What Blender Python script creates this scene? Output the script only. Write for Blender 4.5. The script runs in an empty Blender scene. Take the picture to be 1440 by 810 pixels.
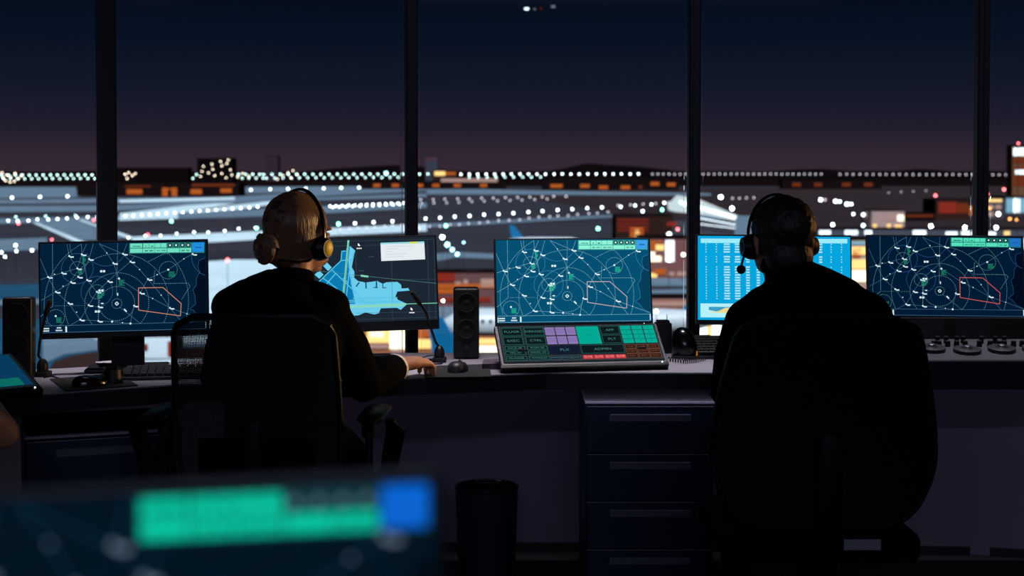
import bpy, bmesh, math, random
from mathutils import Vector, Matrix
random.seed(7)
SC = bpy.context.scene
COL = SC.collection
R = math.radians

# ------------------------------------------------------------------ camera
F_PX, PITCH, CAM_H, HOR = 2080.0, R(1.8), 1.35, 243.0
CY = HOR + F_PX * math.tan(PITCH)
cam = bpy.data.cameras.new('camera')
cam.sensor_width = 36; cam.lens = 36 * F_PX / 1440
cam.shift_y = (CY - 405) / 1440
cam.clip_start = 0.05; cam.clip_end = 40000
cam.dof.use_dof = True; cam.dof.focus_distance = 4.45; cam.dof.aperture_fstop = 4.4
camo = bpy.data.objects.new('camera', cam); COL.objects.link(camo)
camo.location = (0, 0, CAM_H); camo.rotation_euler = (R(90) - PITCH, 0, 0)
SC.camera = camo

# ------------------------------------------------------------------ view and renderer
SC.view_settings.view_transform = 'Standard'
SC.view_settings.look = 'None'
SC.view_settings.exposure = 0.0
SC.view_settings.gamma = 1.0
SC.view_settings.use_curve_mapping = False
SC.cycles.use_denoising = True
SC.cycles.max_bounces = 5
SC.cycles.diffuse_bounces = 3
SC.cycles.glossy_bounces = 3
SC.cycles.transparent_max_bounces = 12
SC.cycles.sample_clamp_indirect = 3.0

def lin(h):
    h = h.lstrip('#'); o = []
    for i in (0, 2, 4):
        c = int(h[i:i + 2], 16) / 255
        o.append(c / 12.92 if c < 0.04045 else ((c + 0.055) / 1.055) ** 2.4)
    return (o[0], o[1], o[2], 1)

# ------------------------------------------------------------------ night sky
world = bpy.data.worlds.new('night_sky'); SC.world = world
world.use_nodes = True
nt = world.node_tree; nt.nodes.clear()
tc = nt.nodes.new('ShaderNodeTexCoord'); sep = nt.nodes.new('ShaderNodeSeparateXYZ')
ramp = nt.nodes.new('ShaderNodeValToRGB'); bg = nt.nodes.new('ShaderNodeBackground'); out = nt.nodes.new('ShaderNodeOutputWorld')
nt.links.new(tc.outputs['Generated'], sep.inputs[0]); nt.links.new(sep.outputs['Z'], ramp.inputs[0])
nt.links.new(ramp.outputs[0], bg.inputs[0]); nt.links.new(bg.outputs[0], out.inputs[0])
cr = ramp.color_ramp
stops = [(0.0, '#3a2c36'), (0.012, '#352935'), (0.03, '#241f2f'), (0.055, '#151a2a'), (0.09, '#091323'), (0.125, '#050d1c'), (1.0, '#030a16')]
cr.elements[0].position, cr.elements[0].color = stops[0][0], lin(stops[0][1])
cr.elements[1].position, cr.elements[1].color = stops[-1][0], lin(stops[-1][1])
for p_, c_ in stops[1:-1]:
    e = cr.elements.new(p_); e.color = lin(c_)

# ------------------------------------------------------------------ lamps: warm desk lamp and added fill lights
def light(name, kind, loc, energy, color, target=None, **kw):
    l = bpy.data.lights.new(name, kind); l.energy = energy; l.color = color
    for k, v in kw.items(): setattr(l, k, v)
    o = bpy.data.objects.new(name, l); COL.objects.link(o); o.location = loc
    if target is not None:
        o.rotation_euler = (Vector(target) - Vector(loc)).to_track_quat('-Z', 'Y').to_euler()
    return o
# sun lamp added to brighten the airfield, from behind the tower
light('added_field_sun', 'SUN', (0, -5, 60), 7.0, (0.84, 0.95, 1.0), (0, 10, 42), angle=R(0.5))
# fills added for the knee wall: back ceiling, and under the desk edge
light('back_ceiling_light', 'AREA', (0.3, -1.95, 2.90), 34, (0.6, 0.64, 1.0), (0.3, 5.2, -0.2), size=3.0, size_y=0.06, shape='RECTANGLE')
light('under_desk_fill_light', 'AREA', (0.75, 4.60, 0.672), 0.6, (0.72, 0.62, 1.0), (0.75, 5.2, 0.15), size=3.0, size_y=0.02, shape='RECTANGLE')
# warm desk lamp past the right edge; added ear spot and worktop fill
light('desk_lamp_bulb', 'SPOT', (2.05, 4.93, 1.30), 185.0, (1.0, 0.58, 0.24), (-0.5, 4.12, 1.10), spot_size=R(24), spot_blend=0.6, shadow_soft_size=0.03)
light('added_ear_spot', 'SPOT', (2.05, 4.93, 1.30), 13.0, (1.0, 0.42, 0.12), (0.80, 4.03, 1.15), spot_size=R(13), spot_blend=0.7, shadow_soft_size=0.03)
light('desk_downlight', 'AREA', (0.1, 4.64, 2.9), 9, (1.0, 0.9, 0.97), (0.1, 4.6401, 0), size=4.0, size_y=0.1, shape='RECTANGLE', spread=R(26))

# ------------------------------------------------------------------ helpers
UPV = Vector((0, math.sin(PITCH), math.cos(PITCH))); FWD = Vector((0, math.cos(PITCH), -math.sin(PITCH)))
def ray(px, py): return Vector((1, 0, 0)) * ((px - 720) / F_PX) - UPV * ((py - CY) / F_PX) + FWD
CAMP = Vector((0, 0, CAM_H))
def P(px, py, Y):
    d = ray(px, py); return CAMP + d * (Y / d.y)
def G(px, py, z):
    d = ray(px, py); return CAMP + d * ((z - CAM_H) / d.z)
GZ = -38.65

_mats = {}
def mat(name, color, rough=0.5, metal=0.0, var=0.12, scale=30.0, bump=0.0, spec=0.5, emit=None, estr=0.0, sample=True):
    if name in _mats: return _mats[name]
    m = bpy.data.materials.new(name); m.use_nodes = True; t = m.node_tree
    b = t.nodes['Principled BSDF']
    c = lin(color) if isinstance(color, str) else color
    b.inputs['Roughness'].default_value = rough; b.inputs['Metallic'].default_value = metal
    b.inputs['Specular IOR Level'].default_value = spec
    co = t.nodes.new('ShaderNodeTexCoord')
    n = t.nodes.new('ShaderNodeTexNoise'); n.inputs['Scale'].default_value = scale; n.inputs['Detail'].default_value = 4
    t.links.new(co.outputs['Object'], n.inputs['Vector'])
    mx = t.nodes.new('ShaderNodeMix'); mx.data_type = 'RGBA'
    mx.inputs['A'].default_value = tuple(x * (1 - var) for x in c[:3]) + (1,)
    mx.inputs['B'].default_value = tuple(min(1, x * (1 + var)) for x in c[:3]) + (1,)
    t.links.new(n.outputs['Fac'], mx.inputs['Factor']); t.links.new(mx.outputs['Result'], b.inputs['Base Color'])
    if bump:
        bp = t.nodes.new('ShaderNodeBump'); bp.inputs['Strength'].default_value = bump; bp.inputs['Distance'].default_value = 0.002
        t.links.new(n.outputs['Fac'], bp.inputs['Height']); t.links.new(bp.outputs['Normal'], b.inputs['Normal'])
    if emit:
        b.inputs['Emission Color'].default_value = lin(emit) if isinstance(emit, str) else emit
        b.inputs['Emission Strength'].default_value = estr
        if not sample: m.cycles.emission_sampling = 'NONE'
    _mats[name] = m; return m
def glow(name, color, s=1.0, sample=False):
    if name in _mats: return _mats[name]
    m = bpy.data.materials.new(name); m.use_nodes = True; t = m.node_tree; t.nodes.clear()
    e = t.nodes.new('ShaderNodeEmission'); o = t.nodes.new('ShaderNodeOutputMaterial')
    e.inputs[0].default_value = lin(color) if isinstance(color, str) else color; e.inputs[1].default_value = s
    t.links.new(e.outputs[0], o.inputs[0])
    if not sample: m.cycles.emission_sampling = 'NONE'
    _mats[name] = m; return m

class MB:
    """collects shapes; build() links them as one mesh object"""
    def __init__(s): s.bm = bmesh.new()
    def _merge(s, t, M=None):
        if M is not None: bmesh.ops.transform(t, matrix=M, verts=t.verts)
        me = bpy.data.meshes.new('t'); t.to_mesh(me); t.free(); s.bm.from_mesh(me); bpy.data.meshes.remove(me)
        return s
    def box(s, c, d, bev=0.0, M=None, seg=2, rz=0):
        t = bmesh.new(); bmesh.ops.create_cube(t, size=1)
        bmesh.ops.scale(t, vec=Vector(d), verts=t.verts)
        if bev: bmesh.ops.bevel(t, geom=t.edges[:], offset=bev, segments=seg, affect='EDGES', profile=0.6)
        T = Matrix.Translation(c) @ Matrix.Rotation(rz, 4, 'Z')
        return s._merge(t, (M @ T) if M is not None else T)
    def ball(s, c, r, M=None, u=16, v=10):
        t = bmesh.new(); bmesh.ops.create_uvsphere(t, u_segments=u, v_segments=v, radius=1)
        if not hasattr(r, '__len__'): r = (r, r, r)
        T = Matrix.Translation(c) @ Matrix.Diagonal((r[0], r[1], r[2], 1))
        return s._merge(t, (M @ T) if M is not None else T)
    def cyl(s, a, b, r1, r2=None, n=16, M=None, caps=True):
        a, b = Vector(a), Vector(b); r2 = r1 if r2 is None else r2
        t = bmesh.new(); L = (b - a).length
        bmesh.ops.create_cone(t, cap_ends=caps, segments=n, radius1=r1, radius2=r2, depth=L)
        T = Matrix.Translation((a + b) / 2) @ (b - a).to_track_quat('Z', 'Y').to_matrix().to_4x4()
        return s._merge(t, (M @ T) if M is not None else T)
    def loft(s, rings, n=16, M=None, cap=True, up=(0, 0, 1)):
        """rings: (point, ra, rb); ra along side axis, rb along the other"""
        t = bmesh.new(); vs = []; pts = [Vector(r[0]) for r in rings]
        for i, (p, ra, rb) in enumerate(rings):
            d = (pts[min(i + 1, len(pts) - 1)] - pts[max(i - 1, 0)]).normalized()
            u = Vector(up)
            if abs(d.dot(u)) > 0.9: u = Vector((0, 1, 0))
            sx = d.cross(u).normalized(); sy = sx.cross(d).normalized()
            vs.append([t.verts.new(pts[i] + sx * ra * math.cos(2 * math.pi * k / n) + sy * rb * math.sin(2 * math.pi * k / n)) for k in range(n)])
        for a, b in zip(vs, vs[1:]):
            for k in range(n): t.faces.new((a[k], a[(k + 1) % n], b[(k + 1) % n], b[k]))
        if cap: t.faces.new(vs[0][::-1]); t.faces.new(vs[-1])
        bmesh.ops.recalc_face_normals(t, faces=t.faces)
        return s._merge(t, M)
    def tube(s, pts, r, n=8, M=None):
        return s.loft([(p, r, r) if not isinstance(r, (list, tuple)) else (p, r[i], r[i]) for i, p in enumerate(pts)], n=n, M=M)
    def limb(s, pts, rad, n=14, M=None):
        """rounded limb: a ball at both ends"""
        s.loft([(p, r, r) for p, r in zip(pts, rad)], n=n, M=M)
        s.ball(pts[0], rad[0], M=M); s.ball(pts[-1], rad[-1], M=M); return s
    def poly(s, pts, M=None):
        t = bmesh.new(); t.faces.new([t.verts.new(p) for p in pts]); return s._merge(t, M)
    def prism(s, pts2, z0, z1, M=None):
        """plan outline extruded from z0 to z1"""
        t = bmesh.new(); a = [t.verts.new((x, y, z0)) for x, y in pts2]; b = [t.verts.new((x, y, z1)) for x, y in pts2]
        n = len(a)
        for k in range(n): t.faces.new((a[k], a[(k + 1) % n], b[(k + 1) % n], b[k]))
        t.faces.new(a[::-1]); t.faces.new(b); bmesh.ops.recalc_face_normals(t, faces=t.faces)
        return s._merge(t, M)
    def build(s, name, m, parent=None, M=None, smooth=False, **props):
        me = bpy.data.meshes.new(name); s.bm.to_mesh(me); s.bm.free()
        me.materials.append(m)
        if smooth:
            me.shade_smooth()
            try: me.set_sharp_from_angle(angle=R(40))
            except Exception: pass
        o = bpy.data.objects.new(name, me); COL.objects.link(o)
        if parent is not None: o.parent = parent
        if M is not None: o.matrix_local = M
        for k, v in props.items(): o[k] = v
        return o
def thing(name, label, cat, loc=(0, 0, 0), rz=0.0, group=None):
    o = bpy.data.objects.new(name, None); COL.objects.link(o); o.location = loc; o.rotation_euler = (0, 0, rz)
    o.empty_display_size = 0.05
    o['label'] = label; o['category'] = cat
    if group: o['group'] = group
    return o
def tag(o, label, cat, group=None):
    o['label'] = label; o['category'] = cat
    if group: o['group'] = group
    return o
def clone(o, parent=None):
    c = o.copy(); COL.objects.link(c)
    if parent is not None: c.parent = parent
    for ch in list(o.children): clone(ch, c)
    return c

# ------------------------------------------------------------------ materials
M_black = mat('black_plastic', '#0c0d10', 0.45, spec=0.4)
M_gloss = mat('glossy_black_plastic', '#08090b', 0.18)
M_grille = mat('speaker_cloth', '#0f0f12', 0.85, bump=0.6, scale=400)
M_frame = mat('anodised_dark_mullion', '#15151b', 0.55, 0.0)
M_desk = mat('grey_laminate_worktop', '#8a8690', 0.42, var=0.06, scale=14)
M_edge = mat('dark_worktop_edge', '#14151d', 0.5)
M_panel = mat('painted_knee_wall', '#6a6478', 0.75, var=0.08, scale=5)
M_cab = mat('navy_steel_cabinet', '#172a42', 0.5, 0.2, scale=9)
M_cabedge = mat('cabinet_light_edge', '#9a9a9e', 0.5, 0.2)
M_handle = mat('grey_recessed_handle', '#5c6070', 0.5, 0.1)
M_floor = mat('dark_carpet_tile', '#0b0d15', 0.95, bump=0.5, scale=160)
M_ceil = mat('ceiling_paint', '#26262b', 0.9)
M_wall = mat('room_wall_paint', '#2a2a33', 0.9)
M_chrome = mat('chrome', '#9a9aa0', 0.15, 1.0)
M_metal = mat('brushed_grey_metal', '#44464c', 0.4, 0.8)
M_fabric = mat('black_chair_fabric', '#08090d', 0.9, bump=0.4, scale=300, spec=0.2)
M_leather = mat('black_chair_leather', '#07080c', 0.62, bump=0.2, scale=60, spec=0.2)
M_suit = mat('navy_black_suit_cloth', '#04050b', 0.92, bump=0.3, scale=220, spec=0.04)
M_skin = mat('skin', '#b98462', 0.5, var=0.1, scale=40, bump=0.1)
M_shirt = mat('white_shirt_cotton', '#d8d4d6', 0.8, scale=80)
M_paper = mat('paper', '#9a979e', 0.8, var=0.03)
M_mousepad = mat('mouse_pad_rubber', '#0d0d11', 0.8, bump=0.3, scale=500)
M_gray = mat('grey_plastic', '#191a1f', 0.45)
M_key = mat('keycap_plastic', '#121318', 0.5)
M_console = mat('graphite_console_face', '#3c3b42', 0.5, 0.2, scale=20)
M_led = glow('white_status_led', '#ffffff', 3.0)
def hairmat(name, c, rough=0.38):
    m = mat(name, c, rough, var=0.6, scale=1.0, bump=0.0)
    t = m.node_tree; n = [x for x in t.nodes if x.type == 'TEX_NOISE'][0]
    mp = t.nodes.new('ShaderNodeMapping'); mp.inputs['Scale'].default_value = (260, 260, 22)
    co = [x for x in t.nodes if x.type == 'TEX_COORD'][0]
    t.links.new(co.outputs['Object'], mp.inputs[0]); t.links.new(mp.outputs[0], n.inputs['Vector'])
    bp = t.nodes.new('ShaderNodeBump'); bp.inputs['Strength'].default_value = 0.9; bp.inputs['Distance'].default_value = 0.003
    t.links.new(n.outputs['Fac'], bp.inputs['Height']); t.links.new(bp.outputs['Normal'], t.nodes['Principled BSDF'].inputs['Normal'])
    return m
M_blonde = hairmat('dark_blonde_hair', '#735640')
M_brown = hairmat('short_brown_hair', '#241a16', 0.5)

def meshmat():
    m = bpy.data.materials.new('open_chair_mesh'); m.use_nodes = True; t = m.node_tree
    b = t.nodes['Principled BSDF']; b.inputs['Base Color'].default_value = lin('#0a0b10'); b.inputs['Roughness'].default_value = 0.7
    tr = t.nodes.new('ShaderNodeBsdfTransparent'); mx = t.nodes.new('ShaderNodeMixShader'); o = t.nodes['Material Output']
    co = t.nodes.new('ShaderNodeTexCoord'); sp = t.nodes.new('ShaderNodeSeparateXYZ'); t.links.new(co.outputs['Object'], sp.inputs[0])
    fs = []
    for ax in ('X', 'Z'):
        mu = t.nodes.new('ShaderNodeMath'); mu.operation = 'MULTIPLY'; mu.inputs[1].default_value = 2 * math.pi / 0.0042
        si = t.nodes.new('ShaderNodeMath'); si.operation = 'SINE'; gt = t.nodes.new('ShaderNodeMath'); gt.operation = 'GREATER_THAN'; gt.inputs[1].default_value = -0.35
        t.links.new(sp.outputs[ax], mu.inputs[0]); t.links.new(mu.outputs[0], si.inputs[0]); t.links.new(si.outputs[0], gt.inputs[0]); fs.append(gt)
    pr = t.nodes.new('ShaderNodeMath'); pr.operation = 'MULTIPLY'; pr.inputs[1].default_value = 1
    t.links.new(fs[0].outputs[0], pr.inputs[0]); t.links.new(fs[1].outputs[0], pr.inputs[1])
    t.links.new(pr.outputs[0], mx.inputs[0]); t.links.new(b.outputs[0], mx.inputs[1]); t.links.new(tr.outputs[0], mx.inputs[2])
    t.links.new(mx.outputs[0], o.inputs[0]); return m
M_mesh = meshmat()
def glassmat():
    m = bpy.data.materials.new('window_glass'); m.use_nodes = True; t = m.node_tree; t.nodes.clear()
    tr = t.nodes.new('ShaderNodeBsdfTransparent'); tr.inputs[0].default_value = (0.96, 0.98, 0.99, 1)
    gl = t.nodes.new('ShaderNodeBsdfGlossy'); gl.inputs['Roughness'].default_value = 0.02
    fr = t.nodes.new('ShaderNodeFresnel'); fr.inputs[0].default_value = 1.45
    mx = t.nodes.new('ShaderNodeMixShader'); o = t.nodes.new('ShaderNodeOutputMaterial')
    t.links.new(fr.outputs[0], mx.inputs[0]); t.links.new(tr.outputs[0], mx.inputs[1]); t.links.new(gl.outputs[0], mx.inputs[2]); t.links.new(mx.outputs[0], o.inputs[0])
    return m
M_glass = glassmat()

# ------------------------------------------------------------------ room shell
def struct(name, mb, m, parent=None):
    o = mb.build(name, m, parent)
    if parent is None: o['kind'] = 'structure'
    return o
W = [(-3.55, 3.35), (-2.40, 4.28), (-1.365, 4.98), (-0.361, 5.3), (0.65, 5.3), (1.66, 5.24), (2.70, 5.0), (3.75, 4.3)]   # plan of the window wall
roomx, backy = 4.2, -2.2
plan = [(-roomx, backy), (roomx, backy), (roomx, 3.9)] + [(x, y) for x, y in W[::-1]] + [(-roomx, 2.9)]
outl = [(-roomx, backy), (roomx, backy), (roomx, 3.9)] + [(x * 1.02, y + 0.06) for x, y in W[::-1]] + [(-roomx, 2.9)]
struct('floor', MB().prism(outl, -0.12, 0), M_floor)
struct('ceiling', MB().prism(outl, 2.95, 3.1), M_ceil)
struct('wall_back', MB().box((0, backy - 0.06, 1.45), (2 * roomx + .24, 0.12, 3.2)), M_wall)
struct('wall_left', MB().box((-roomx - .06, 0.38, 1.45), (0.12, 5.2, 3.2)), M_wall)
struct('wall_right', MB().box((roomx + .06, 0.88, 1.45), (0.12, 6.2, 3.2)), M_wall)
def seg(a, b, z0, z1, th, off=0.0, inset=0.0):
    a, b = Vector((*a, 0)), Vector((*b, 0)); d = (b - a); L = d.length - 2 * inset; d.normalize(); c = (a + b) / 2 + Vector((-d.y, d.x, 0)) * off
    return MB().box((c.x, c.y, (z0 + z1) / 2), (L, th, z1 - z0), rz=math.atan2(d.y, d.x))
ends = [(-roomx, 2.9)] + W + [(roomx, 3.9)]
k = 0
for i, (a, b) in enumerate(zip(ends, ends[1:])):
    nm = 'wall_front' if i == 0 else 'wall_front.%03d' % i
    struct(nm, seg(a, b, 0, 0.63, 0.10, 0.0), M_panel)
    struct('baseboard_front' if i == 0 else 'baseboard_front.%03d' % i, seg(a, b, 0, 0.03, 0.014, -0.058, 0.04), M_edge)
    struct('trim_1' if i == 0 else 'trim_1.%03d' % i, seg(a, b, 0.63, 0.665, 0.12, 0.0), M_frame)
    struct('trim_2' if i == 0 else 'trim_2.%03d' % i, seg(a, b, 2.80, 2.95, 0.12, 0.0), M_frame)
    k += 1
    g = seg(a, b, 0.665, 2.80, 0.012, 0.0, 0.034).build('window_%d' % k, M_glass); g['kind'] = 'structure'
for i, (x, y) in enumerate(W):
    w = 0.052 if i == 2 else 0.040
    nx = W[min(i + 1, len(W) - 1)]; pv = W[max(i - 1, 0)]
    an = math.atan2(nx[1] - pv[1], nx[0] - pv[0])
    m = MB().box((x, y, (0.665 + 2.8) / 2), (w, 0.10, 2.135), bev=0.004, seg=1, rz=an)
    m.box((x - 0.047 * math.sin(-an) * 0, y - 0.054, (0.665 + 2.8) / 2), (w * 0.45, 0.012, 2.12), rz=an)
    struct('trim_3' if i == 0 else 'trim_3.%03d' % i, m, M_frame)

# ------------------------------------------------------------------ long curved desk
DZ = 0.74
front = [(-2.75, 2.95), (-2.1, 3.32), (-1.62, 3.68), (-1.303, 4.055), (-0.98, 4.24), (-0.26, 4.39), (0.10, 4.5), (2.05, 4.5), (2.9, 4.2)]
back = [(-2.95, 3.65), (-2.2, 4.22), (-1.37, 4.62), (-0.62, 4.98), (-0.3, 5.0), (2.1, 5.0), (3.1, 4.6)]
desk = thing('control_desk', 'long grey-topped control desk curving under all the monitors', 'desk', (0, 4.6, 0))
T0 = Matrix.Translation((0, -4.6, 0))
MB().prism(front + back[::-1], DZ - 0.045, DZ, M=T0).build('worktop', M_desk, desk)
def strip_along(pts, z0, z1, th, out=0.0):
    mb = MB()
    for a, b in zip(pts, pts[1:]):
        A, B = Vector((*a, 0)), Vector((*b, 0)); d = (B - A).normalized(); nrm = Vector((d.y, -d.x, 0)); c = (A + B) / 2 + nrm * (th / 2 + out)
        mb.box((c.x, c.y - 4.6, (z0 + z1) / 2), ((B - A).length + th * 0.3, th, z1 - z0), rz=math.atan2(d.y, d.x))
    return mb
strip_along(front, DZ - 0.05, DZ - 0.002, 0.012).build('edge_strip', M_edge, desk, label='dark edge strip')
for x, y in ((-2.3, 3.85), (-1.75, 4.0), (0.72, 4.7), (2.0, 4.75)):
    MB().box((x, y - 4.6, (DZ - 0.045) / 2), (0.05, 0.05, DZ - 0.045), bev=0.004, seg=1).build('leg', M_frame, desk)

# ------------------------------------------------------------------ screen drawings
def quadmap(TL, TR, BL, BR):
    """picture coordinates -> (s right 0..1, t down 0..1) by inverse bilinear"""
    def f(u, v):
        s, t = 0.5, 0.5
        for _ in range(12):
            x = (TL[0] * (1 - s) + TR[0] * s) * (1 - t) + (BL[0] * (1 - s) + BR[0] * s) * t - u
            y = (TL[1] * (1 - s) + TR[1] * s) * (1 - t) + (BL[1] * (1 - s) + BR[1] * s) * t - v
            a = (TR[0] - TL[0]) * (1 - t) + (BR[0] - BL[0]) * t; b = (BL[0] - TL[0]) * (1 - s) + (BR[0] - TR[0]) * s
            c = (TR[1] - TL[1]) * (1 - t) + (BR[1] - BL[1]) * t; d = (BL[1] - TL[1]) * (1 - s) + (BR[1] - TR[1]) * s
            D = a * d - b * c; s -= (d * x - b * y) / D; t -= (-c * x + a * y) / D
        return s, t
    return f
class Draw:
    """flat print on a screen: layers of small faces lying on the screen face (local x right, z up, facing -y)"""
    def __init__(s, qm, Wd, Hd): s.q = qm; s.W = Wd; s.H = Hd; s.L = {}; s.scale = 1.0
    def pt(s, u, v, dy):
        a, b = s.q(u, v); a = min(1, max(0, a)); b = min(1, max(0, b)); return Vector(((a - .5) * s.W, dy, (.5 - b) * s.H))
    def lay(s, name, depth):
        if name not in s.L: s.L[name] = (MB(), -0.0004 * depth)
        return s.L[name]
    def poly(s, layer, pts, depth=1):
        mb, dy = s.lay(layer, depth); p = [s.pt(u, v, dy) for u, v in pts]; mb.poly(p[::-1] if (p[1] - p[0]).cross(p[2] - p[1]).y > 0 else p)
    def rect(s, layer, u0, v0, u1, v1, depth=1): s.poly(layer, [(u0, v0), (u1, v0), (u1, v1), (u0, v1)], depth)
    def line(s, layer, pts, w, depth=1):
        mb, dy = s.lay(layer, depth)
        for a, b in zip(pts, pts[1:]):
            A, B = s.pt(*a, dy), s.pt(*b, dy); d = B - A
            if d.length < 1e-6: continue
            n = Vector((-d.z, 0, d.x)).normalized() * (w * s.W / 2)
            mb.poly([A + n, A - n, B - n, B + n])
    def dash(s, layer, pts, w, step=14, fill=0.45, depth=1):
        acc = 0.0; on = True; out_ = []
        for a, b in zip(pts, pts[1:]):
            L = math.hypot(b[0] - a[0], b[1] - a[1]); t = 0.0
            n = max(1, round(L / step))
            for k_ in range(n):
                t0, t1 = k_ / n, (k_ + fill) / n
                s.line(layer, [(a[0] + (b[0] - a[0]) * t0, a[1] + (b[1] - a[1]) * t0), (a[0] + (b[0] - a[0]) * t1, a[1] + (b[1] - a[1]) * t1)], w, depth)
    def circ(s, layer, c, r, w, a0=0, a1=360, dashed=False, clip=None, depth=1, step=15):
        n = max(10, int(abs(a1 - a0) / 360 * 2 * math.pi * r / (step if dashed else 14)))
        if not hasattr(r, '__len__'): pass
        for k_ in range(n):
            p = []
            for q in (k_, k_ + (0.42 if dashed else 1)):
                a = R(a0 + (a1 - a0) * q / n); p.append((c[0] + r * 1.015 * math.cos(a), c[1] + r * 0.985 * math.sin(a)))
            if clip and not all(clip[0] < x < clip[2] and clip[1] < y < clip[3] for x, y in p): continue
            s.line(layer, p, w, depth)
    def dot(s, layer, u, v, r, depth=1, n=8):
        s.poly(layer, [(u + r * math.cos(2 * math.pi * k_ / n), v + r * math.sin(2 * math.pi * k_ / n)) for k_ in range(n)], depth)
    def build(s, parent, mats):
        for nm, (mb, _) in s.L.items(): mb.build(nm, mats[nm], parent)
def layer(mb, nm, m, par, M):
    n = len(mb.bm.faces); o = mb.build(nm, m, par, M)
    if n > 1: o['kind'] = 'stuff'
    return o

def radar(dr):
    N = [(308,160),(402,148),(457,185),(370,255),(257,288),(152,318),(212,432),(325,360),(378,320),(445,345),(520,437),(605,357),(640,218),(712,148),(770,208),(905,345),(1240,155),(850,450),(1080,570),(308,520),(398,648),(460,538),(535,550),(535,660),(805,548)]
    lines = [[(88,175),(152,318),(212,432),(308,520),(398,648)],[(95,338),(152,318),(257,288),(370,255)],[(100,497),(212,432),(325,360),(378,320),(440,225),(457,185),(487,68)],
     [(290,68),(308,160),(370,255),(402,148),(398,68)],[(402,148),(437,68)],[(330,150),(315,110),(312,68)],[(402,148),(425,235),(445,345),(520,437),(605,357),(670,295),(770,208),(800,165)],
     [(520,437),(460,538),(398,648),(310,697)],[(398,648),(535,660),(640,668),(780,685),(790,610),(805,548)],[(880,390),(905,345)],[(850,450),(880,390)],
     [(530,68),(590,140),(640,218),(670,295),(685,338),(850,450),(945,495),(1080,570),(1212,618),(1358,672)],[(530,68),(712,148),(770,208),(840,270),(905,345),(1010,470),(1080,570),(1180,687)],
     [(905,345),(980,310),(1058,275),(1175,192),(1240,155)],[(740,70),(712,148)]]
    for l in lines: dr.line('map_lines', l, 0.0021, 2)
    clip = (92, 66, 1355, 690)
    c = (673, 530)
    for r in (38, 133, 240, 390): dr.circ('dotted_rings', c, r, 0.0027, dashed=True, clip=clip, depth=2)
    dr.circ('dotted_rings', c, 540, 0.0027, dashed=True, clip=clip, depth=2)
    for cc, r in (((370,257),55),((520,437),55),((1058,278),68),((213,632),65)): dr.circ('dotted_rings', cc, r, 0.0026, dashed=True, clip=clip, depth=2, step=13)
    for cc, r, a0, a1 in (((370,257),118,0,360),((520,435),118,0,360),((585,90),152,20,160),((1400,170),165,95,185)):
        dr.circ('zone_circles', cc, r, 0.0026, a0, a1, clip=clip, depth=2)
    dr.dash('dotted_rings', [(182,68),(190,540),(95,622)], 0.003, depth=2); dr.dash('dotted_rings', [(670,68),(668,470)], 0.0022, depth=2)
    dr.dash('dotted_rings', [(955,282),(950,381),(1212,381),(1230,402),(1165,512)], 0.0028, depth=2); dr.dash('dotted_rings', [(905,210),(1020,152),(1060,150)], 0.0028, depth=2)
    dr.dash('dotted_rings', [(535,445),(535,665)], 0.004, depth=2); dr.dash('dotted_rings', [(700,560),(860,690)], 0.002, depth=2); dr.dash('dotted_rings', [(205,540),(440,540)], 0.0014, depth=2)
    co = [(1336,188),(1292,205),(1284,255),(1300,300),(1278,335),(1276,400),(1252,432),(1270,485),(1276,545),(1232,582),(1262,592),(1300,640),(1358,668)]
    dr.poly('coast', co + [(1372,670),(1340,180)], 1); dr.line('zone_circles', co, 0.0022, 2)
    for x, y in N:
        dr.dot('symbols', x, y, 7, 3); dr.rect('symbols', x + 9, y + 3, x + 34, y + 13, 3); dr.line('symbols', [(x, y), (x + 10, y + 9)], 0.005, 3)
    for x, y in ((685,338),(1058,275),(213,618),(640,668),(780,685)): dr.dot('symbols', x, y, 8, 3)
    for x, y in ((945,495),(840,270),(590,140),(1175,192),(370,590),(1010,470),(265,390),(200,298),(975,312),(1212,618),(720,678)): dr.dot('symbols', x, y, 4.5, 3)
    for x, y, sw in ((562,280,20),(552,428,20),(528,588,20)):
        dr.rect('symbols', x - sw, y - 8, x - 4, y + 8, 3); dr.rect('symbols', x + 1, y - 8, x + sw - 2, y + 8, 3)
    for pts in ([(673,517),(686,530),(673,543),(660,530),(673,517)],): dr.line('symbols', pts, 0.005, 3)
    dr.line('symbols', [(678,448),(678,470)], 0.006, 3); dr.line('symbols', [(730,573),(749,594)], 0.008, 3); dr.rect('symbols', 552, 523, 572, 531, 3)
    rnd = random.Random(3)
    for x, y, w_, h_ in ((392,280,34,46),(545,462,48,52),(705,372,42,46),(1088,312,52,44),(243,650,54,42),(415,195,18,70)):
        n = 6
        for k_ in range(n):
            yy = y - h_ / 2 + h_ * k_ / n; xx = x - w_ / 2 + rnd.random() * 3; ww = w_ * (0.6 + 0.4 * rnd.random())
            while xx < x - w_ / 2 + ww:
                l = 4 + rnd.random() * 9; dr.rect('data_blocks', xx, yy, xx + l, yy + h_ / n * 0.62, 3); xx += l + 2
    dr.line('warning_zone', [(835,412),(1022,412),(1165,538),(1163,633),(840,583),(835,412)], 0.0042, 4)
    dr.line('map_lines', [(104,692),(1358,682)], 0.0022, 2); dr.line('map_lines', [(104,744),(1364,735)], 0.0022, 2)
    dr.line('symbols', [(107,702),(108,745)], 0.004, 3); dr.line('symbols', [(292,698),(294,742)], 0.009, 3); dr.line('symbols', [(1358,680),(1361,730)], 0.005, 3)
    for x, y, n in ((115,712,6),(115,730,6),(222,708,4),(214,728,6)):
        for k_ in range(n): dr.rect('symbols', x + k_ * 8.5, y - 5, x + k_ * 8.5 + 6.5, y + 5, 3)
    # toolbar
    dr.rect('toolbar_back', 757, 66, 1330, 147, 3)
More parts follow.
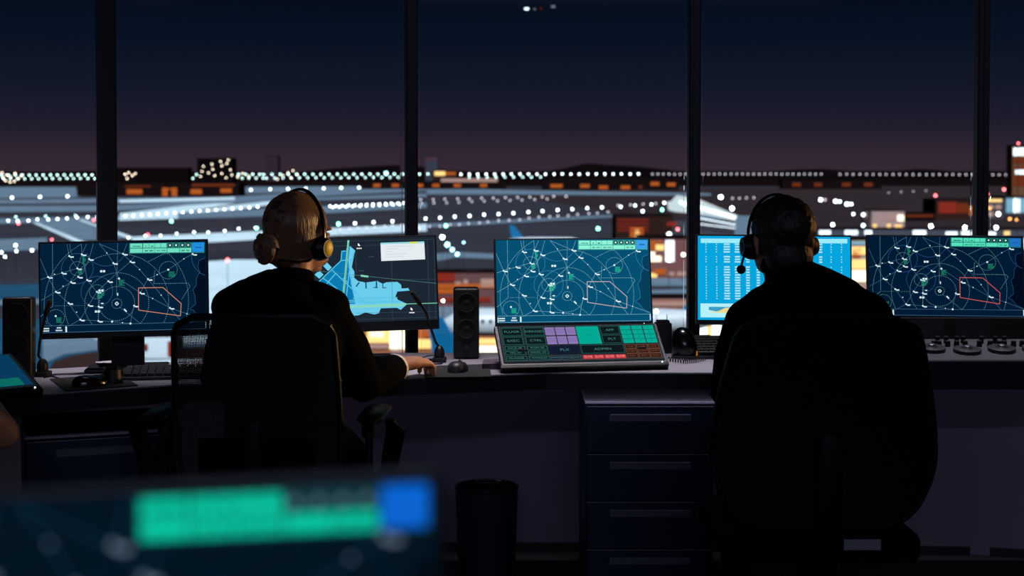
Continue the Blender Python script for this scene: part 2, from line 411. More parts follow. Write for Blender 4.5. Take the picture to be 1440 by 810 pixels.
    for u0, u1 in ((765,855),(862,905),(908,950),(953,995),(998,1040)): dr.rect('toolbar_keys', u0, 70, u1, 103, 4)
    for u0, u1 in ((765,858),(862,950),(953,1042),(1047,1138),(1142,1228)): dr.rect('toolbar_keys', u0, 109, u1, 141, 4)
    for x in (1066, 1112, 1160, 1205): dr.dot('toolbar_dark', x, 86, 17, 4); dr.dot('symbols_top', x, 86, 8, 5, 6)
    dr.rect('toolbar_blue', 1236, 66, 1326, 140, 4)
    for u0, u1, v in ((783,842,92),(876,890,92),(920,940,92),(875,900,127),(910,938,127),(965,993,127),(1003,1033,127),(1155,1180,127),(1190,1215,127)): dr.rect('toolbar_dark', u0, v - 4, u1, v + 4, 5)
    dr.rect('toolbar_text', 1258, 100, 1306, 108, 5)
RADAR_Q = quadmap((88, 65), (1337, 55), (103, 750), (1372, 740))

def radar_mats(tagname, bgc, coast, line, ring, zone, sym, green, warn, tk, tb, tblue, k=1.0):
    g = lambda n, c, s=1.0: glow('%s_%s' % (tagname, n), c, s * k)
    return dict(screen=glow(tagname + '_background', bgc, k, True), map_lines=g('lines', line), dotted_rings=g('rings', ring), zone_circles=g('zones', zone), coast=g('coast', coast),
                symbols=g('symbols', sym), symbols_top=g('symbols', sym), data_blocks=g('data', green), warning_zone=g('warning', warn), toolbar_back=g('toolback', tb),
                toolbar_keys=g('toolkeys', tk), toolbar_dark=g('tooldark', '#0c3a3e'), toolbar_blue=g('toolblue', tblue), toolbar_text=g('tooltext', '#1b5ca8'))
RM_left = radar_mats('dim_radar', '#03203a', '#020f20', '#4c7690', '#6fa8b4', '#2c5a80', '#d8f0f8', '#1f8a72', '#d08a6c', '#6fe0c4', '#2a7a72', '#1f8ce0')
RM_mid = radar_mats('bright_radar', '#055072', '#073f5a', '#78b4cc', '#90d8dc', '#3a84b4', '#e6ffff', '#2cc49c', '#c8b4be', '#8cf4d8', '#3c9c90', '#3ca0ec')
RM_right = radar_mats('deep_radar', '#021a33', '#020c1c', '#406884', '#6ca8ac', '#2a4c80', '#dff2f8', '#1f8a6c', '#d05a58', '#55e0bc', '#1a6a62', '#2070c0')
RM_near = radar_mats('near_radar', '#031320', '#020b14', '#154058', '#0c2c3a', '#0a2236', '#6a7c90', '#0c3838', '#2a2024', '#08c8a4', '#123a40', '#0a66d8')

def airport_map(dr):
    mid = [(125,510),(340,300),(350,208),(385,208),(405,165),(430,165),(470,205),(435,360),(465,400),(465,450),(450,590),(470,640),(600,700),(600,740),(400,760),(360,650),(240,580)]
    dr.poly('field', mid, 1)
    for q in ([(185,345),(222,315),(262,360),(228,392)],[(108,425),(148,385),(188,425),(150,462)]): dr.poly('apron', q, 2)
    dr.poly('apron', [(440,440),(500,492),(535,498),(560,505),(670,492),(720,520),(750,505),(850,502),(885,530),(888,565),(950,562),(962,585),(850,592),(832,640),(858,670),(940,708),(880,762),(845,742),(700,745),(680,790),(640,800),(560,780),(500,805),(405,815),(382,740),(382,700),(470,700),(450,600),(430,500)], 2)
    dr.poly('apron', [(410,300),(425,165),(470,205),(440,360),(462,400),(462,450),(430,450),(415,380)], 2)
    for q in ([(440,380),(452,395),(452,445),(440,440)],[(435,455),(455,470),(450,560),(435,540)],[(450,595),(560,622),(570,638),(475,640)],[(585,625),(642,625),(642,643),(585,643)],[(660,625),(718,625),(718,643),(660,643)],[(735,622),(825,622),(825,640),(735,640)],
              [(510,660),(565,660),(565,682),(510,682)],[(585,660),(642,660),(642,678),(585,678)],[(660,660),(718,660),(718,678),(660,678)],[(735,656),(822,656),(855,690),(850,702),(735,704)],
              [(400,690),(600,690),(620,702),(400,706)],[(620,692),(715,690),(715,704),(630,706)],[(395,675),(470,675),(480,684),(395,684)]): dr.poly('field', q, 3)
    for q in ([(560,500),(572,500),(574,560),(562,560)],[(500,500),(512,506),(482,545),(474,538)],[(655,495),(668,495),(668,548),(655,548)],[(635,548),(672,548),(672,558),(635,556)],[(715,505),(722,505),(722,552),(748,552),(748,560),(714,560)]): dr.poly('ink', q, 3)
    for l in ([(125,510),(345,298),(352,210),(388,210)],[(190,540),(300,410)],[(345,298),(440,290)],[(180,455),(225,490),(310,560),(330,650)],[(265,385),(480,600),(560,690),(640,700)],[(430,300),(385,670)],[(470,205),(425,330),(420,420),(470,650)],[(385,668),(560,668)],[(395,684),(860,684)],[(450,650),(850,648)],[(360,460),(400,500)]):
        dr.line('taxiways', l, 0.0062, 4)
    dr.line('runway', [(412,110),(385,400),(358,660)], 0.012, 5); dr.line('runway_marks', [(412,130),(386,400),(360,650)], 0.003, 6)
    dr.line('runway', [(392,724),(940,708),(1216,704)], 0.004, 5); dr.poly('runway', [(392,716),(900,702),(940,706),(900,728),(392,738)], 5)
    dr.dash('field', [(440,735),(900,726)], 0.005, 40, 0.7, 6)
    dr.line('grid', [(60,380),(440,430),(800,475),(1206,522)], 0.0022, 5); dr.line('runway', [(520,440),(588,450)], 0.012, 6)
    for l in ([(800,312),(806,860)],[(1126,120),(1142,860)],[(1185,120),(1200,860)],[(475,230),(480,420)],[(145,300),(150,400)],[(240,162),(700,160)],[(820,480),(1205,485)],[(480,785),(1215,782)],[(430,845),(1218,832)],[(200,120),(1195,112)]): dr.line('grid_thin', l, 0.0016, 4)
    dr.poly('note_window', [(700,140),(1098,133),(1105,298),(706,308)], 5)
    dr.poly('window_bar', [(700,138),(1098,131),(1098,147),(700,152)], 6); dr.poly('bar_tab', [(958,134),(1040,132),(1040,150),(962,152)], 7)
    for v in (175, 197, 222, 245, 270): dr.line('note_text', [(745,v),(760 + (v * 37) % 240,v - 2)], 0.0018, 6)
    for x, y in ((505,155),(978,757)): dr.poly('icons', [(x - 10,y - 14),(x,y - 12),(x + 12,y + 8),(x + 4,y + 12),(x - 8,y + 6)], 5); [dr.rect('icons', x - 20 + q * 12, y + 27, x - 11 + q * 12, y + 37, 5) for q in range(4)]
    for x, y in ((615,265),(525,395)): [dr.rect('grid_thin', x - 20 + q * 12, y - 4, x - 12 + q * 12, y + 4, 5) for q in range(4)]
g_ = lambda n, c, s=1.0: glow('airport_' + n, c, s)
AM = dict(screen=glow('airport_background', '#1d2733', 1.0, True), field=g_('field', '#0a7ab0'), apron=g_('apron', '#6cccec'), ink=g_('ink', '#12506c'), taxiways=g_('taxi', '#58c4e8'), runway=g_('runway', '#86d8bc'),
          runway_marks=g_('marks', '#3c9080'), grid=g_('grid', '#4c8c84'), grid_thin=g_('gridthin', '#3c5560'), note_window=g_('note', '#e4ecf0'), window_bar=g_('bar', '#8cd8e4'), bar_tab=g_('tab', '#cfe070'), note_text=g_('ntext', '#b4bcc4'), icons=g_('icons', '#ffffff'))
def table_screen(dr):
    dr.rect('header', 140, 84, 1340, 120, 2)
    rows = [130, 151, 172, 193, 232, 253, 274] + [316 + 21.6 * k_ for k_ in range(13)]
    cols = [(182,14),(268,16),(353,50),(440,46),(525,32),(610,30),(696,44),(782,44),(866,30),(952,44),(1036,30),(1122,28),(1208,14),(1294,14)]
    rnd = random.Random(5)
    for r in rows:
        for x, w_ in cols:
            if w_ < 20: dr.dot('cells', x, r, 5.5, 2, 6)
            else:
                ww = w_ * (0.85 + 0.2 * rnd.random()); dr.rect('cells', x - ww / 2, r - 6, x + ww / 2, r + 6, 2)
    dr.rect('chart_box', 132, 615, 640, 728, 2)
    dr.poly('chart_blue', [(200,642),(420,642),(330,665),(262,680),(200,668)], 3); dr.poly('chart_yellow', [(190,676),(262,684),(340,648),(420,650),(480,690),(240,690)], 4)
TM = dict(screen=glow('table_background', '#06a4dc', 1.0, True), header=glow('table_header', '#9cecf8'), cells=glow('table_cells', '#a8e6f6'), chart_box=glow('table_box', '#b4f2fa'), chart_blue=glow('table_blue', '#3c9cc0'), chart_yellow=glow('table_yellow', '#ecd890'))

# ------------------------------------------------------------------ monitors
def monitor(label, c, yaw, tilt, roll, Wd, Hd, paint, mats, q, stand=True, bot=0.018, group=None, neck=0.09, foot=True):
    c = Vector(c); M = Matrix.Rotation(R(yaw), 4, 'Z') @ Matrix.Rotation(R(-tilt), 4, 'X') @ Matrix.Rotation(R(roll), 4, 'Y')
    base = Vector((c.x, c.y, DZ)) + Matrix.Rotation(R(yaw), 4, 'Z') @ Vector((0, 0.09, 0))
    t = thing('monitor', label, 'monitor', base, 0, group)
    L = Matrix.Translation(c - base) @ M
    MB().box((0, 0.012, 0), (Wd, 0.022, Hd), bev=0.003).box((0, 0.03, -0.01), (Wd * 0.6, 0.028, Hd * 0.55), bev=0.01).build('housing', M_black, t, L)
    sw, sh = Wd - 0.012, Hd - 0.006 - bot
    S = L @ Matrix.Translation((0, -0.0022, (bot - 0.006) / 2))
    sc = MB().box((0, 0, 0), (sw, 0.003, sh)).build('screen', mats['screen'], t, S)
    dr = Draw(q, sw, sh)
    for k_ in (0,): paint(dr)
    for nm, (mb, dy) in dr.L.items(): layer(mb, nm, mats[nm], sc, Matrix.Translation((0, -0.0018, 0)))
    if stand:
        RZ = Matrix.Rotation(R(yaw), 4, 'Z')
        b = c - base; up = b.z
        MB().box((0, 0.0, (up + 0.01) / 2), (neck, 0.02, up + 0.01), bev=0.004, M=RZ).box((0, -0.02, up - 0.02), (0.07, 0.05, 0.07), bev=0.005, M=RZ).build('stand', M_black, t)
        MB().box((0, -0.015, 0.006), (0.24, 0.17, 0.012), bev=0.005, M=RZ).build('stand_base', M_black, t)
    MB().ball((Wd / 2 - 0.03, -0.001, -Hd / 2 + 0.006), 0.0011, M=L, u=8, v=6).build('power_light', M_led, t)
    return t
monitor('far-left radar monitor standing beside the dark window post', (-1.182, 4.50, 0.9965), 8.4, 3.2, -0.7, 0.504, 0.295, radar, RM_left, RADAR_Q, neck=0.10)
monitor('monitor showing a blue airport map, behind the woman', (-0.4872, 4.7162, 0.9952), 12.1, 7.4, -0.8, .508, .3047, airport_map, AM, quadmap((-196, 97), (1196, 86), (-181, 884), (1218, 856)), bot=0.03, neck=0.045)
monitor('bright centre radar monitor above the slanted touch panel', (0.1975, 4.7405, 1.0004), 4.9, 11.8, -0.3, .508, .2854, radar, RM_mid, RADAR_Q, bot=0.012)
monitor('bright cyan monitor with a table of figures, behind the man', (0.8557, 4.823, 1.0003), -1.2, 5.7, 0.4, .508, .296, table_screen, TM, quadmap((118, 62), (1364, 68), (110, 748), (1370, 752)), bot=0.016)
monitor('far-right radar monitor above the mixing console', (1.4171, 4.8222, 1.0048), -3.2, 11.0, 0.3, .508, .2876, radar, RM_right, RADAR_Q, bot=0.02)

# ------------------------------------------------------------------ touch panels
def text_mesh(s, size):
    cu = bpy.data.curves.new('t', 'FONT'); cu.body = s; cu.size = size; cu.align_x = 'CENTER'; cu.align_y = 'CENTER'; cu.resolution_u = 2
    o = bpy.data.objects.new('t', cu); COL.objects.link(o)
    me = o.to_mesh().copy(); o.to_mesh_clear(); bpy.data.objects.remove(o); bpy.data.curves.remove(cu)
    return me
ROTX = Matrix.Rotation(R(90), 4, 'X')
def put_text(mb, s, size, x, z, y=-0.0012, sx=1.0):
    me = text_mesh(s, size); t = bmesh.new(); t.from_mesh(me); bpy.data.meshes.remove(me)
    mb._merge(t, Matrix.Translation((x, y, z)) @ Matrix.Diagonal((sx, 1, 1, 1)) @ ROTX)
def touch_panel(label, c, yaw, tilt, Wd, Hd, paint):
    c = Vector(c); M = Matrix.Rotation(R(yaw), 4, 'Z') @ Matrix.Rotation(R(-tilt), 4, 'X')
    base = Vector((c.x, c.y, DZ)); t = thing('touch_panel', label, 'touch panel', base)
    L = Matrix.Translation(c - base) @ M
    MB().box((0, 0.011, -0.004), (Wd, 0.02, Hd + 0.008), bev=0.004).box((0, 0.016, -Hd / 2 - 0.006), (Wd + 0.004, 0.028, 0.016), bev=0.005).build('housing', M_black, t, L)
    sc = MB().box((0, 0, 0), (Wd * 0.965, 0.003, Hd * 0.94)).build('screen', mat('touch_glass', '#0a0c0e', 0.7, spec=0.05, emit='#1b262b', estr=0.6), t, L)
    paint(sc, Wd * 0.965, Hd * 0.94)
    zb = (c.z - Hd / 2 * math.cos(R(tilt))) - DZ
    RZ = Matrix.Rotation(R(yaw), 4, 'Z')
    fy = -Hd / 2 * math.sin(R(tilt)); 
    for sx in (-0.36, 0.36):
        MB().box((sx * Wd, fy * -0.15, (c.z - DZ) * 0.42), (0.03, Hd * 0.45, (c.z - DZ) * 0.84), bev=0.003, M=RZ).build('foot', M_black, t)
    MB().box((0, fy + 0.052, 0.006), (Wd * 0.86, 0.09, 0.012), bev=0.004, M=RZ).build('base', M_black, t)
    MB().ball((Wd / 2 - 0.02, -0.0005, -Hd / 2 - 0.004), 0.0022, M=L, u=8, v=6).build('power_light', M_led, t)
    return t
def keys_main(sc, w, h):
    cm = dict(dark_key='#0e1a1e', key_frame='#1f6258', key_text='#48807a', grey_frame='#46565c', lilac_key='#8c78b4', lilac_text='#705e94', navy_key='#121c30', green_key='#04a892', green_text='#067868', red_key='#c43844', red_text='#f4a8a0', brown_key='#2c1c18', brown_frame='#7c4c38', brown_text='#8c4434')
    lay = {}
    def rc(n, s0, t0, s1, t1, dy=1):
        mb = MB() if n.endswith('_key') else lay.setdefault(n, MB()); x0, x1, z0, z1 = (s0 - .5) * w, (s1 - .5) * w, (.5 - t0) * h, (.5 - t1) * h; y = -0.0016 - 0.0004 * dy
        mb.poly([(x0, y, z1), (x1, y, z1), (x1, y, z0), (x0, y, z0)])
        if n.endswith('_key'): mb.build(n, glow('panel_' + n, cm[n], 1.0), sc)
    def fr(n, s0, t0, s1, t1, th=0.004):
        tz = th * w / h; rc(n, s0, t0, s1, t0 + tz, 3); rc(n, s0, t1 - tz, s1, t1, 3); rc(n, s0, t0, s0 + th, t1, 3); rc(n, s1 - th, t0, s1, t1, 3)
    def tx(n, s_, s, t, size, sx=1.2): put_text(lay.setdefault(n, MB()), s_, size * h, (s - .5) * w, (.5 - t) * h, -0.0030, sx)
    R1, R2, R3, R4, R5 = (.06, .28), (.31, .53), (.57, .67), (.70, .80), (.84, .95)
    for (a, b), tt in (((.02, .145), ('FLUGR', 'EXEC', 'AVLZ-SR', 'VKL-ST', 'MUNDER')), ((.16, .285), ('DRNGD', 'CTRL', 'RGIN-SR', 'WNTL-ST', 'WINGLES'))):
        for (t0, t1), s_ in zip((R1, R2, R3, R4, R5), tt):
            rc('dark_key', a, t0, b, t1, 2); fr('key_frame', a, t0, b, t1); tx('key_text', s_, (a + b) / 2, (t0 + t1) / 2, 0.085 if t1 - t0 > .15 else 0.062)
    fr('grey_frame', .01, .03, .995, .975, 0.003)
    for a, b in ((.292, .352), (.358, .418), (.424, .484)):
        for t0, t1 in (R1, R2):
            rc('lilac_key', a, t0, b, t1, 2)
            for q in (-.045, 0, .045): tx('lilac_text', 'NAVAX', (a + b) / 2, (t0 + t1) / 2 + q, 0.05)
        rc('navy_key', a, R5[0], b, R5[1], 2); fr('grey_frame', a, R5[0], b, R5[1], 0.003)
    for a, s_ in ((.322, 'HEAR'), (.388, 'MON'), (.454, 'CHAT')): tx('key_text', s_, a, .895, 0.055)
    rc('navy_key', .292, R3[0], .484, R4[1], 2); tx('key_text', 'PLX', .388, .69, 0.09)
    rc('green_key', .49, .05, .632, .54, 2); tx('green_text', 'TX', .56, .31, .07)
    for (t0, t1), s_ in ((R1, 'APP'), (R2, 'PLT')): rc('dark_key', .642, t0, .762, t1, 2); fr('key_frame', .642, t0, .762, t1, .003); tx('key_text', s_, .702, (t0 + t1) / 2, .085)
    rc('dark_key', .492, R3[0], .762, R4[1], 2); fr('key_frame', .492, R3[0], .762, R4[1], .003); tx('key_text', 'ADMIN', .627, .69, .09)
    for k_ in range(4): a = .492 + k_ * .068; rc('red_key', a, R5[0], a + .064, R5[1], 2); tx('red_text', 'SL/YE', a + .032, .895, .07, 1.0)
    for i, a in enumerate((.770, .844, .918)):
        for j in range(4): t0 = .05 + j * .125; rc('green_key', a, t0, a + .068, t0 + .115, 2); tx('green_text', '123456789*0#'[j * 3 + i], a + .034, t0 + .057, .06)
        for j in range(3): t0 = .58 + j * .125; rc('brown_key', a, t0, a + .068, t0 + .115, 2); fr('brown_frame', a, t0, a + .068, t0 + .115, .003); tx('brown_text', ('CLR', 'STBY', 'REC')[j], a + .034, t0 + .057, .06)
    order = {'green_key': 1, 'lilac_key': 1}
    for n, mb in lay.items(): mb.build(n, glow('panel_' + n, cm[n], 1.0), sc)['kind'] = 'stuff'
touch_panel('slanted touch panel with lilac, green and red keys', (0.2140, 4.59, 0.8200), 10, 52, 0.525, 0.170, keys_main)
def keys_side(sc, w, h):
    y = -0.0022
    q = lambda n, c, s0, t0, s1, t1, y_=y: MB().poly([((s0 - .5) * w, y_, (.5 - t1) * h), ((s1 - .5) * w, y_, (.5 - t1) * h), ((s1 - .5) * w, y_, (.5 - t0) * h), ((s0 - .5) * w, y_, (.5 - t0) * h)]).build(n, glow('side_' + n, c), sc)
    q('blue_field', '#083a5c', .02, .03, .98, .97); q('green_band', '#0b6a60', .30, .74, .93, .96, y - .0006); q('dark_band', '#0a2c44', .02, .70, .60, .76, y - .0009)
    q('green_key', '#0f7f70', .05, .80, .28, .95, y - .0006)
touch_panel('slanted blue touch panel at the left end of the desk', (-1.533, 3.925, 0.805), 42, 68, 0.50, 0.20, keys_side)

# ------------------------------------------------------------------ speakers
def speaker(label, loc, rz, w, h, d, lean=0):
    t = thing('speaker', label, 'speaker', loc, rz); L = Matrix.Rotation(R(-lean), 4, 'X')
    MB().box((0, d / 2, h / 2), (w, d, h), bev=0.010, seg=3, M=L).build('cabinet', M_black, t, smooth=True)
    MB().box((0, -0.001, h / 2), (w * 0.93, 0.006, h * 0.965), bev=0.0028, M=L).build('grille', M_grille, t)
    for z, r in ((h * .80, w * .36), (h * .43, w * .36)):
        pts = [(r * math.cos(a * math.pi / 16), -0.0045, z + r * math.sin(a * math.pi / 16)) for a in range(33)]
        MB().tube(pts, 0.0016, 6, M=L).build('cone_ring', M_grille, t)
        MB().ball((0, -0.001, z), (r * .45, 0.0045, r * .45), M=L).build('cone', M_grille, t, smooth=True)
    MB().cyl((0, 0.0, h * .165), (0, -0.010, h * .165), w * .10, n=16, M=L).build('volume_knob', M_gray, t, smooth=True)
    return t
sp = G(656, 505, DZ)
speaker('black two-cone desk speaker between the map monitor and the centre monitor', (sp.x, sp.y, DZ), R(3), 0.084, 0.232, 0.09)
speaker('black speaker beside the far-left radar monitor', (-1.455, 4.33, DZ), R(10), 0.085, 0.245, 0.09, lean=4)

# ------------------------------------------------------------------ mice, pads, papers, keyboards, microphones
def mouse(label, px, py, rz=0, s=1.0, mt=M_gray, base=DZ, onpad=0.0035):
    p = G(px, py, base); t = thing('computer_mouse', label, 'computer mouse', (p.x, p.y, base + onpad), rz)
    S = Matrix.Diagonal((s, s, s, 1)) @ Matrix.Translation((0, 0.05, 0))
    b = bmesh.new(); bmesh.ops.create_uvsphere(b, u_segments=20, v_segments=12, radius=1)
    for v in b.verts:
        v.co.z = math.copysign(abs(v.co.z) ** 0.75, v.co.z); k2 = min(1.25, 1 / max(.001, math.hypot(v.co.x, v.co.y)) ** .25); v.co.x *= k2; v.co.y *= k2
        v.co.z = max(v.co.z, -0.0); v.co = Vector((v.co.x * 0.032 * (1 - 0.08 * v.co.y), v.co.y * 0.055, v.co.z * 0.030 * (1 - 0.22 * v.co.y)))
    mb = MB(); mb._merge(b, S); mb.build('shell', mt, t, smooth=True)
    MB().cyl((-0.004, 0.035, 0.025), (0.004, 0.035, 0.025), 0.006, M=S, n=12).build('scroll_wheel', M_black, t)
    MB().box((0, 0.012, 0.028), (0.0015, 0.04, 0.0036), M=S).build('button_seam', M_black, t)
    return t
def flat(name, label, cat, pxs, m, th=0.003, z=DZ, **kw):
    pts = [G(x, y, z) for x, y in pxs]; c = sum(pts, Vector()) / len(pts)
    o = MB().prism([(p.x - c.x, p.y - c.y) for p in pts], 0, th).build(name, m); o.location = (c.x, c.y, z); tag(o, label, cat, **kw); return o
mp1 = flat('mouse_pad', 'black mouse pad under the grey mouse beside the woman\'s hand', 'mouse pad', [(594, 516), (688, 513), (691, 531), (598, 532)], M_mousepad)
put = MB(); put_text(put, 'omarix', 0.012, 0, 0, 0)
pl = G(680, 527.5, DZ + .003); o_ = put.build('printed_mark', mat('pad_print', '#8a8a90', 0.6), mp1, Matrix.Translation((pl.x - mp1.location.x, pl.y - mp1.location.y, 0.0034)) @ Matrix.Rotation(R(-90), 4, 'X')); 
mouse('rounded grey mouse on the pad before the two-cone speaker', 640, 526, R(-8), 1.0)
flat('mouse_pad', 'black mouse pad at the left end, under the glossy mouse', 'mouse pad', [(70, 534), (165, 526), (194, 543), (92, 551)], M_mousepad)
mouse('glossy black mouse on the left mouse pad', 103, 546, R(-55), 1.0, M_gloss)
pk = G(153, 543, DZ); t = thing('round_puck', 'small dark upright round dial beside the glossy black mouse', 'dial', (pk.x, pk.y + 0.04, DZ + 0.003))
MB().cyl((0, 0, 0), (0, 0, 0.040), 0.030, 0.027, n=24).build('body', M_black, t, smooth=True); MB().cyl((0, 0, 0.040), (0, 0, 0.048), 0.022, n=24).build('dial_top', M_gloss, t, smooth=True)
MB().box((0.029, 0, 0.028), (0.003, 0.010, 0.014)).build('edge_clip', M_chrome, t)
flat('paper_sheet', 'white paper sheet under the stand of the far-left radar monitor', 'paper', [(134, 514), (168, 511), (176, 520), (140, 522)], M_paper, th=0.012)
flat('paper_sheet', 'grey paper sheet lying under the woman\'s right hand', 'paper', [(520, 520), (545, 502), (602, 505), (612, 530), (530, 532.5)], M_paper, th=0.0015)
flat('paper_sheet', 'loose sheet behind the woman\'s right hand', 'paper', [(500, 503), (543, 501), (555, 508), (505, 512)], M_paper, th=0.002)
flat('notebook', 'thin purple-grey notebook by the left foot of the slanted touch panel', 'notebook', [(680, 513), (712, 512), (716, 519), (678, 520)], mat('notebook_cover', '#4a3a48', 0.6), th=0.018)
pn = [G(585, 510.5, DZ + .003), G(606, 508, DZ + .003)]
t = thing('pen', 'slim dark pen lying on the paper beside the woman\'s fingers', 'pen', pn[0]); d_ = pn[1] - pn[0]
MB().cyl((0, 0, 0.002), d_ * 0.9 + Vector((0, 0, .002)), 0.004, n=10).build('barrel', M_black, t); MB().cyl(d_ * 0.9 + Vector((0, 0, .002)), d_ + Vector((0, 0, .002)), 0.004, 0.001, n=10).build('tip', M_chrome, t)
def keyboard(label, c, rz, w=0.42, d=0.13, rows=5, n=15, z=DZ):
    t = thing('keyboard', label, 'keyboard', (c[0], c[1], z), rz); tl = Matrix.Rotation(R(6), 4, 'X')
    MB().box((0, 0, 0.011), (w, d, 0.012), bev=0.003, M=tl).build('case', M_black, t)
    mb = MB()
    for r in range(rows):
        for c_ in range(n): mb.box(((c_ - (n - 1) / 2) * w * .94 / n, (r - (rows - 1) / 2) * d * .86 / rows, 0.021), (w * .94 / n * .82, d * .86 / rows * .8, 0.009), M=tl)
    k_ = mb.build('keys', M_key, t); k_['kind'] = 'stuff'
    return t
kb = G(240, 532, DZ)
keyboard('black keyboard before the far-left radar monitor, beside the woman\'s chair', (kb.x + 0.03, kb.y + 0.035, DZ), R(10), w=0.36)

def gooseneck(label, pts, base_rz=0):
    b = Vector(pts[0]); t = thing('gooseneck_microphone', label, 'microphone', (b.x, b.y, DZ))
    L = lambda p: Vector(p) - Vector((b.x, b.y, DZ))
    MB().ball((0, 0, 0.026), (0.017, 0.02, 0.028)).box((0, 0, 0.008), (0.045, 0.05, 0.014), bev=0.005).build('base', M_black, t, smooth=True)
    P_ = [L(p) for p in pts[1:]]
    MB().tube([Vector((0, 0, 0.045))] + P_, 0.0042, 8).build('neck', M_black, t, smooth=True)
    d = (P_[-1] - P_[-2]).normalized()
    MB().loft([(P_[-1], .006, .006), (P_[-1] + d * .01, .0085, .0085), (P_[-1] + d * .045, .0085, .0085), (P_[-1] + d * .052, .005, .005)], 12).build('capsule', M_grille, t, smooth=True)
    return t
b0 = G(618, 509, DZ); gy = b0.y
gooseneck('black gooseneck microphone leaning across the airport map monitor', [(b0.x, b0.y, DZ), P(612, 480, gy - .01), P(606, 462, gy - .02), P(599, 440, gy - .04), P(591, 428, gy - .05)])
b1 = G(60, 529, DZ); gy = b1.y
gooseneck('thin gooseneck microphone standing at the lower left of the far-left monitor', [(b1.x, b1.y, DZ), P(54, 500, gy), P(56, 480, gy), P(60, 460, gy + .0), P(64, 445, gy)])
def cable(label, pxs, r=0.0022, z=DZ, lift=None):
    pts = [G(x, y, z + r) for x, y in pxs]; cu = []
    for i in range(len(pts) - 1):
        for k_ in range(6):
            q = k_ / 6; p0 = pts[max(i - 1, 0)]; p1 = pts[i]; p2 = pts[i + 1]; p3 = pts[min(i + 2, len(pts) - 1)]
            cu.append(0.5 * ((2 * p1) + (p2 - p0) * q + (2 * p0 - 5 * p1 + 4 * p2 - p3) * q * q + (3 * p1 - p0 - 3 * p2 + p3) * q ** 3))
    cu.append(pts[-1]); c = cu[0].copy(); o = MB().tube([p - c for p in cu], r, 6).build('cable', M_black, smooth=True); o.location = c; return tag(o, label, 'cable')
cable('black cable curling on the desk behind the gooseneck microphone', [(613, 505), (600, 506), (606, 510), (598, 513), (612, 512), (622, 511)])
cable('black cable from the left microphone to the left mouse', [(62, 531), (72, 529), (80, 531), (88, 534), (94, 537)])
cable('thin cable on the desk under the airport map monitor', [(575, 505), (592, 503), (604, 500), (612, 500)], r=.0016)

# handset, radio box, phone
hb = G(965, 504, DZ)
t = thing('desk_handset', 'rounded glossy black handset standing between the touch panel and keypad phone', 'handset', (hb.x, hb.y + 0.03, DZ), R(-8))
MB().loft([((0, 0, 0.0), .036, .030), ((0, 0, .01), .042, .036), ((-.004, 0, .04), .042, .036), ((-.010, .005, .07), .036, .032), ((-.016, .01, .088), .024, .022), ((-.018, .012, .096), .010, .010)], 20).build('shell', M_gloss, t, smooth=True)
MB().box((0.0, 0, 0.004), (0.09, 0.085, 0.008), bev=0.003).build('cradle', M_black, t)
MB().ball((0.038, -0.012, 0.012), (0.0035, 0.004, 0.012)).build('amber_light', glow('amber_lamp', '#d08010', 0.6), t)
bb = G(936, 500, DZ); t = thing('radio_box', 'squat black radio box with a stub antenna behind the touch panel corner', 'radio', (bb.x, bb.y + 0.06, DZ), R(4))
MB().box((0, 0.02, 0.052), (0.055, 0.05, 0.10), bev=0.004).box((0, 0.02, 0.105), (0.042, 0.04, 0.012), bev=0.003).build('case', M_black, t)
MB().cyl((0.014, 0.02, 0.108), (0.014, 0.02, 0.130), 0.0013, n=8).build('antenna', M_black, t)
pb = G(996, 500, DZ); t = thing('desk_phone', 'black keypad desk phone beside the man\'s left arm', 'telephone', (pb.x + 0.012, pb.y + 0.055, DZ), R(4))
tl = Matrix.Rotation(R(28), 4, 'X')
MB().prism([(-.062, -.05), (.062, -.05), (.058, .05), (-.058, .05)], 0, 0.012).box((0, 0.0, 0.03), (0.115, 0.10, 0.022), bev=0.004, M=tl).build('case', M_black, t)
mb = MB()
for i in range(7):
    for j in range(5): mb.box(((i - 3) * .0145, (j - 2.4) * .0155, 0.043), (.010, .009, .004), M=tl)
k_ = mb.build('keys', M_gray, t); k_['kind'] = 'stuff'
MB().box((-0.02, 0.042, 0.0425), (0.05, 0.012, 0.002), M=tl).build('display', mat('phone_display', '#3c342c', 0.3), t)
# coiled cord
cc = [G(940, 505, DZ + .008), G(962, 508, DZ + .008), G(978, 506.5, DZ + .008), G(992, 503.5, DZ + .008)]
pts = []
for i in range(3):
    for k_ in range(60):
        q = k_ / 60; c_ = cc[i].lerp(cc[i + 1], q); d = (cc[i + 1] - cc[i]).normalized(); a = (i * 60 + k_) / 60 * 2 * math.pi * 6
        pts.append(c_ + Vector((0, 1, 0)) * 0.0075 * math.cos(a) + Vector((0, 0, 1)) * 0.0075 * math.sin(a) )
o = MB().tube([p - cc[0] for p in pts], 0.0017, 5).build('coiled_cord', M_gloss, smooth=True); o.location = cc[0]; tag(o, 'black coiled handset cord bunched along the desk before the handset', 'cord')

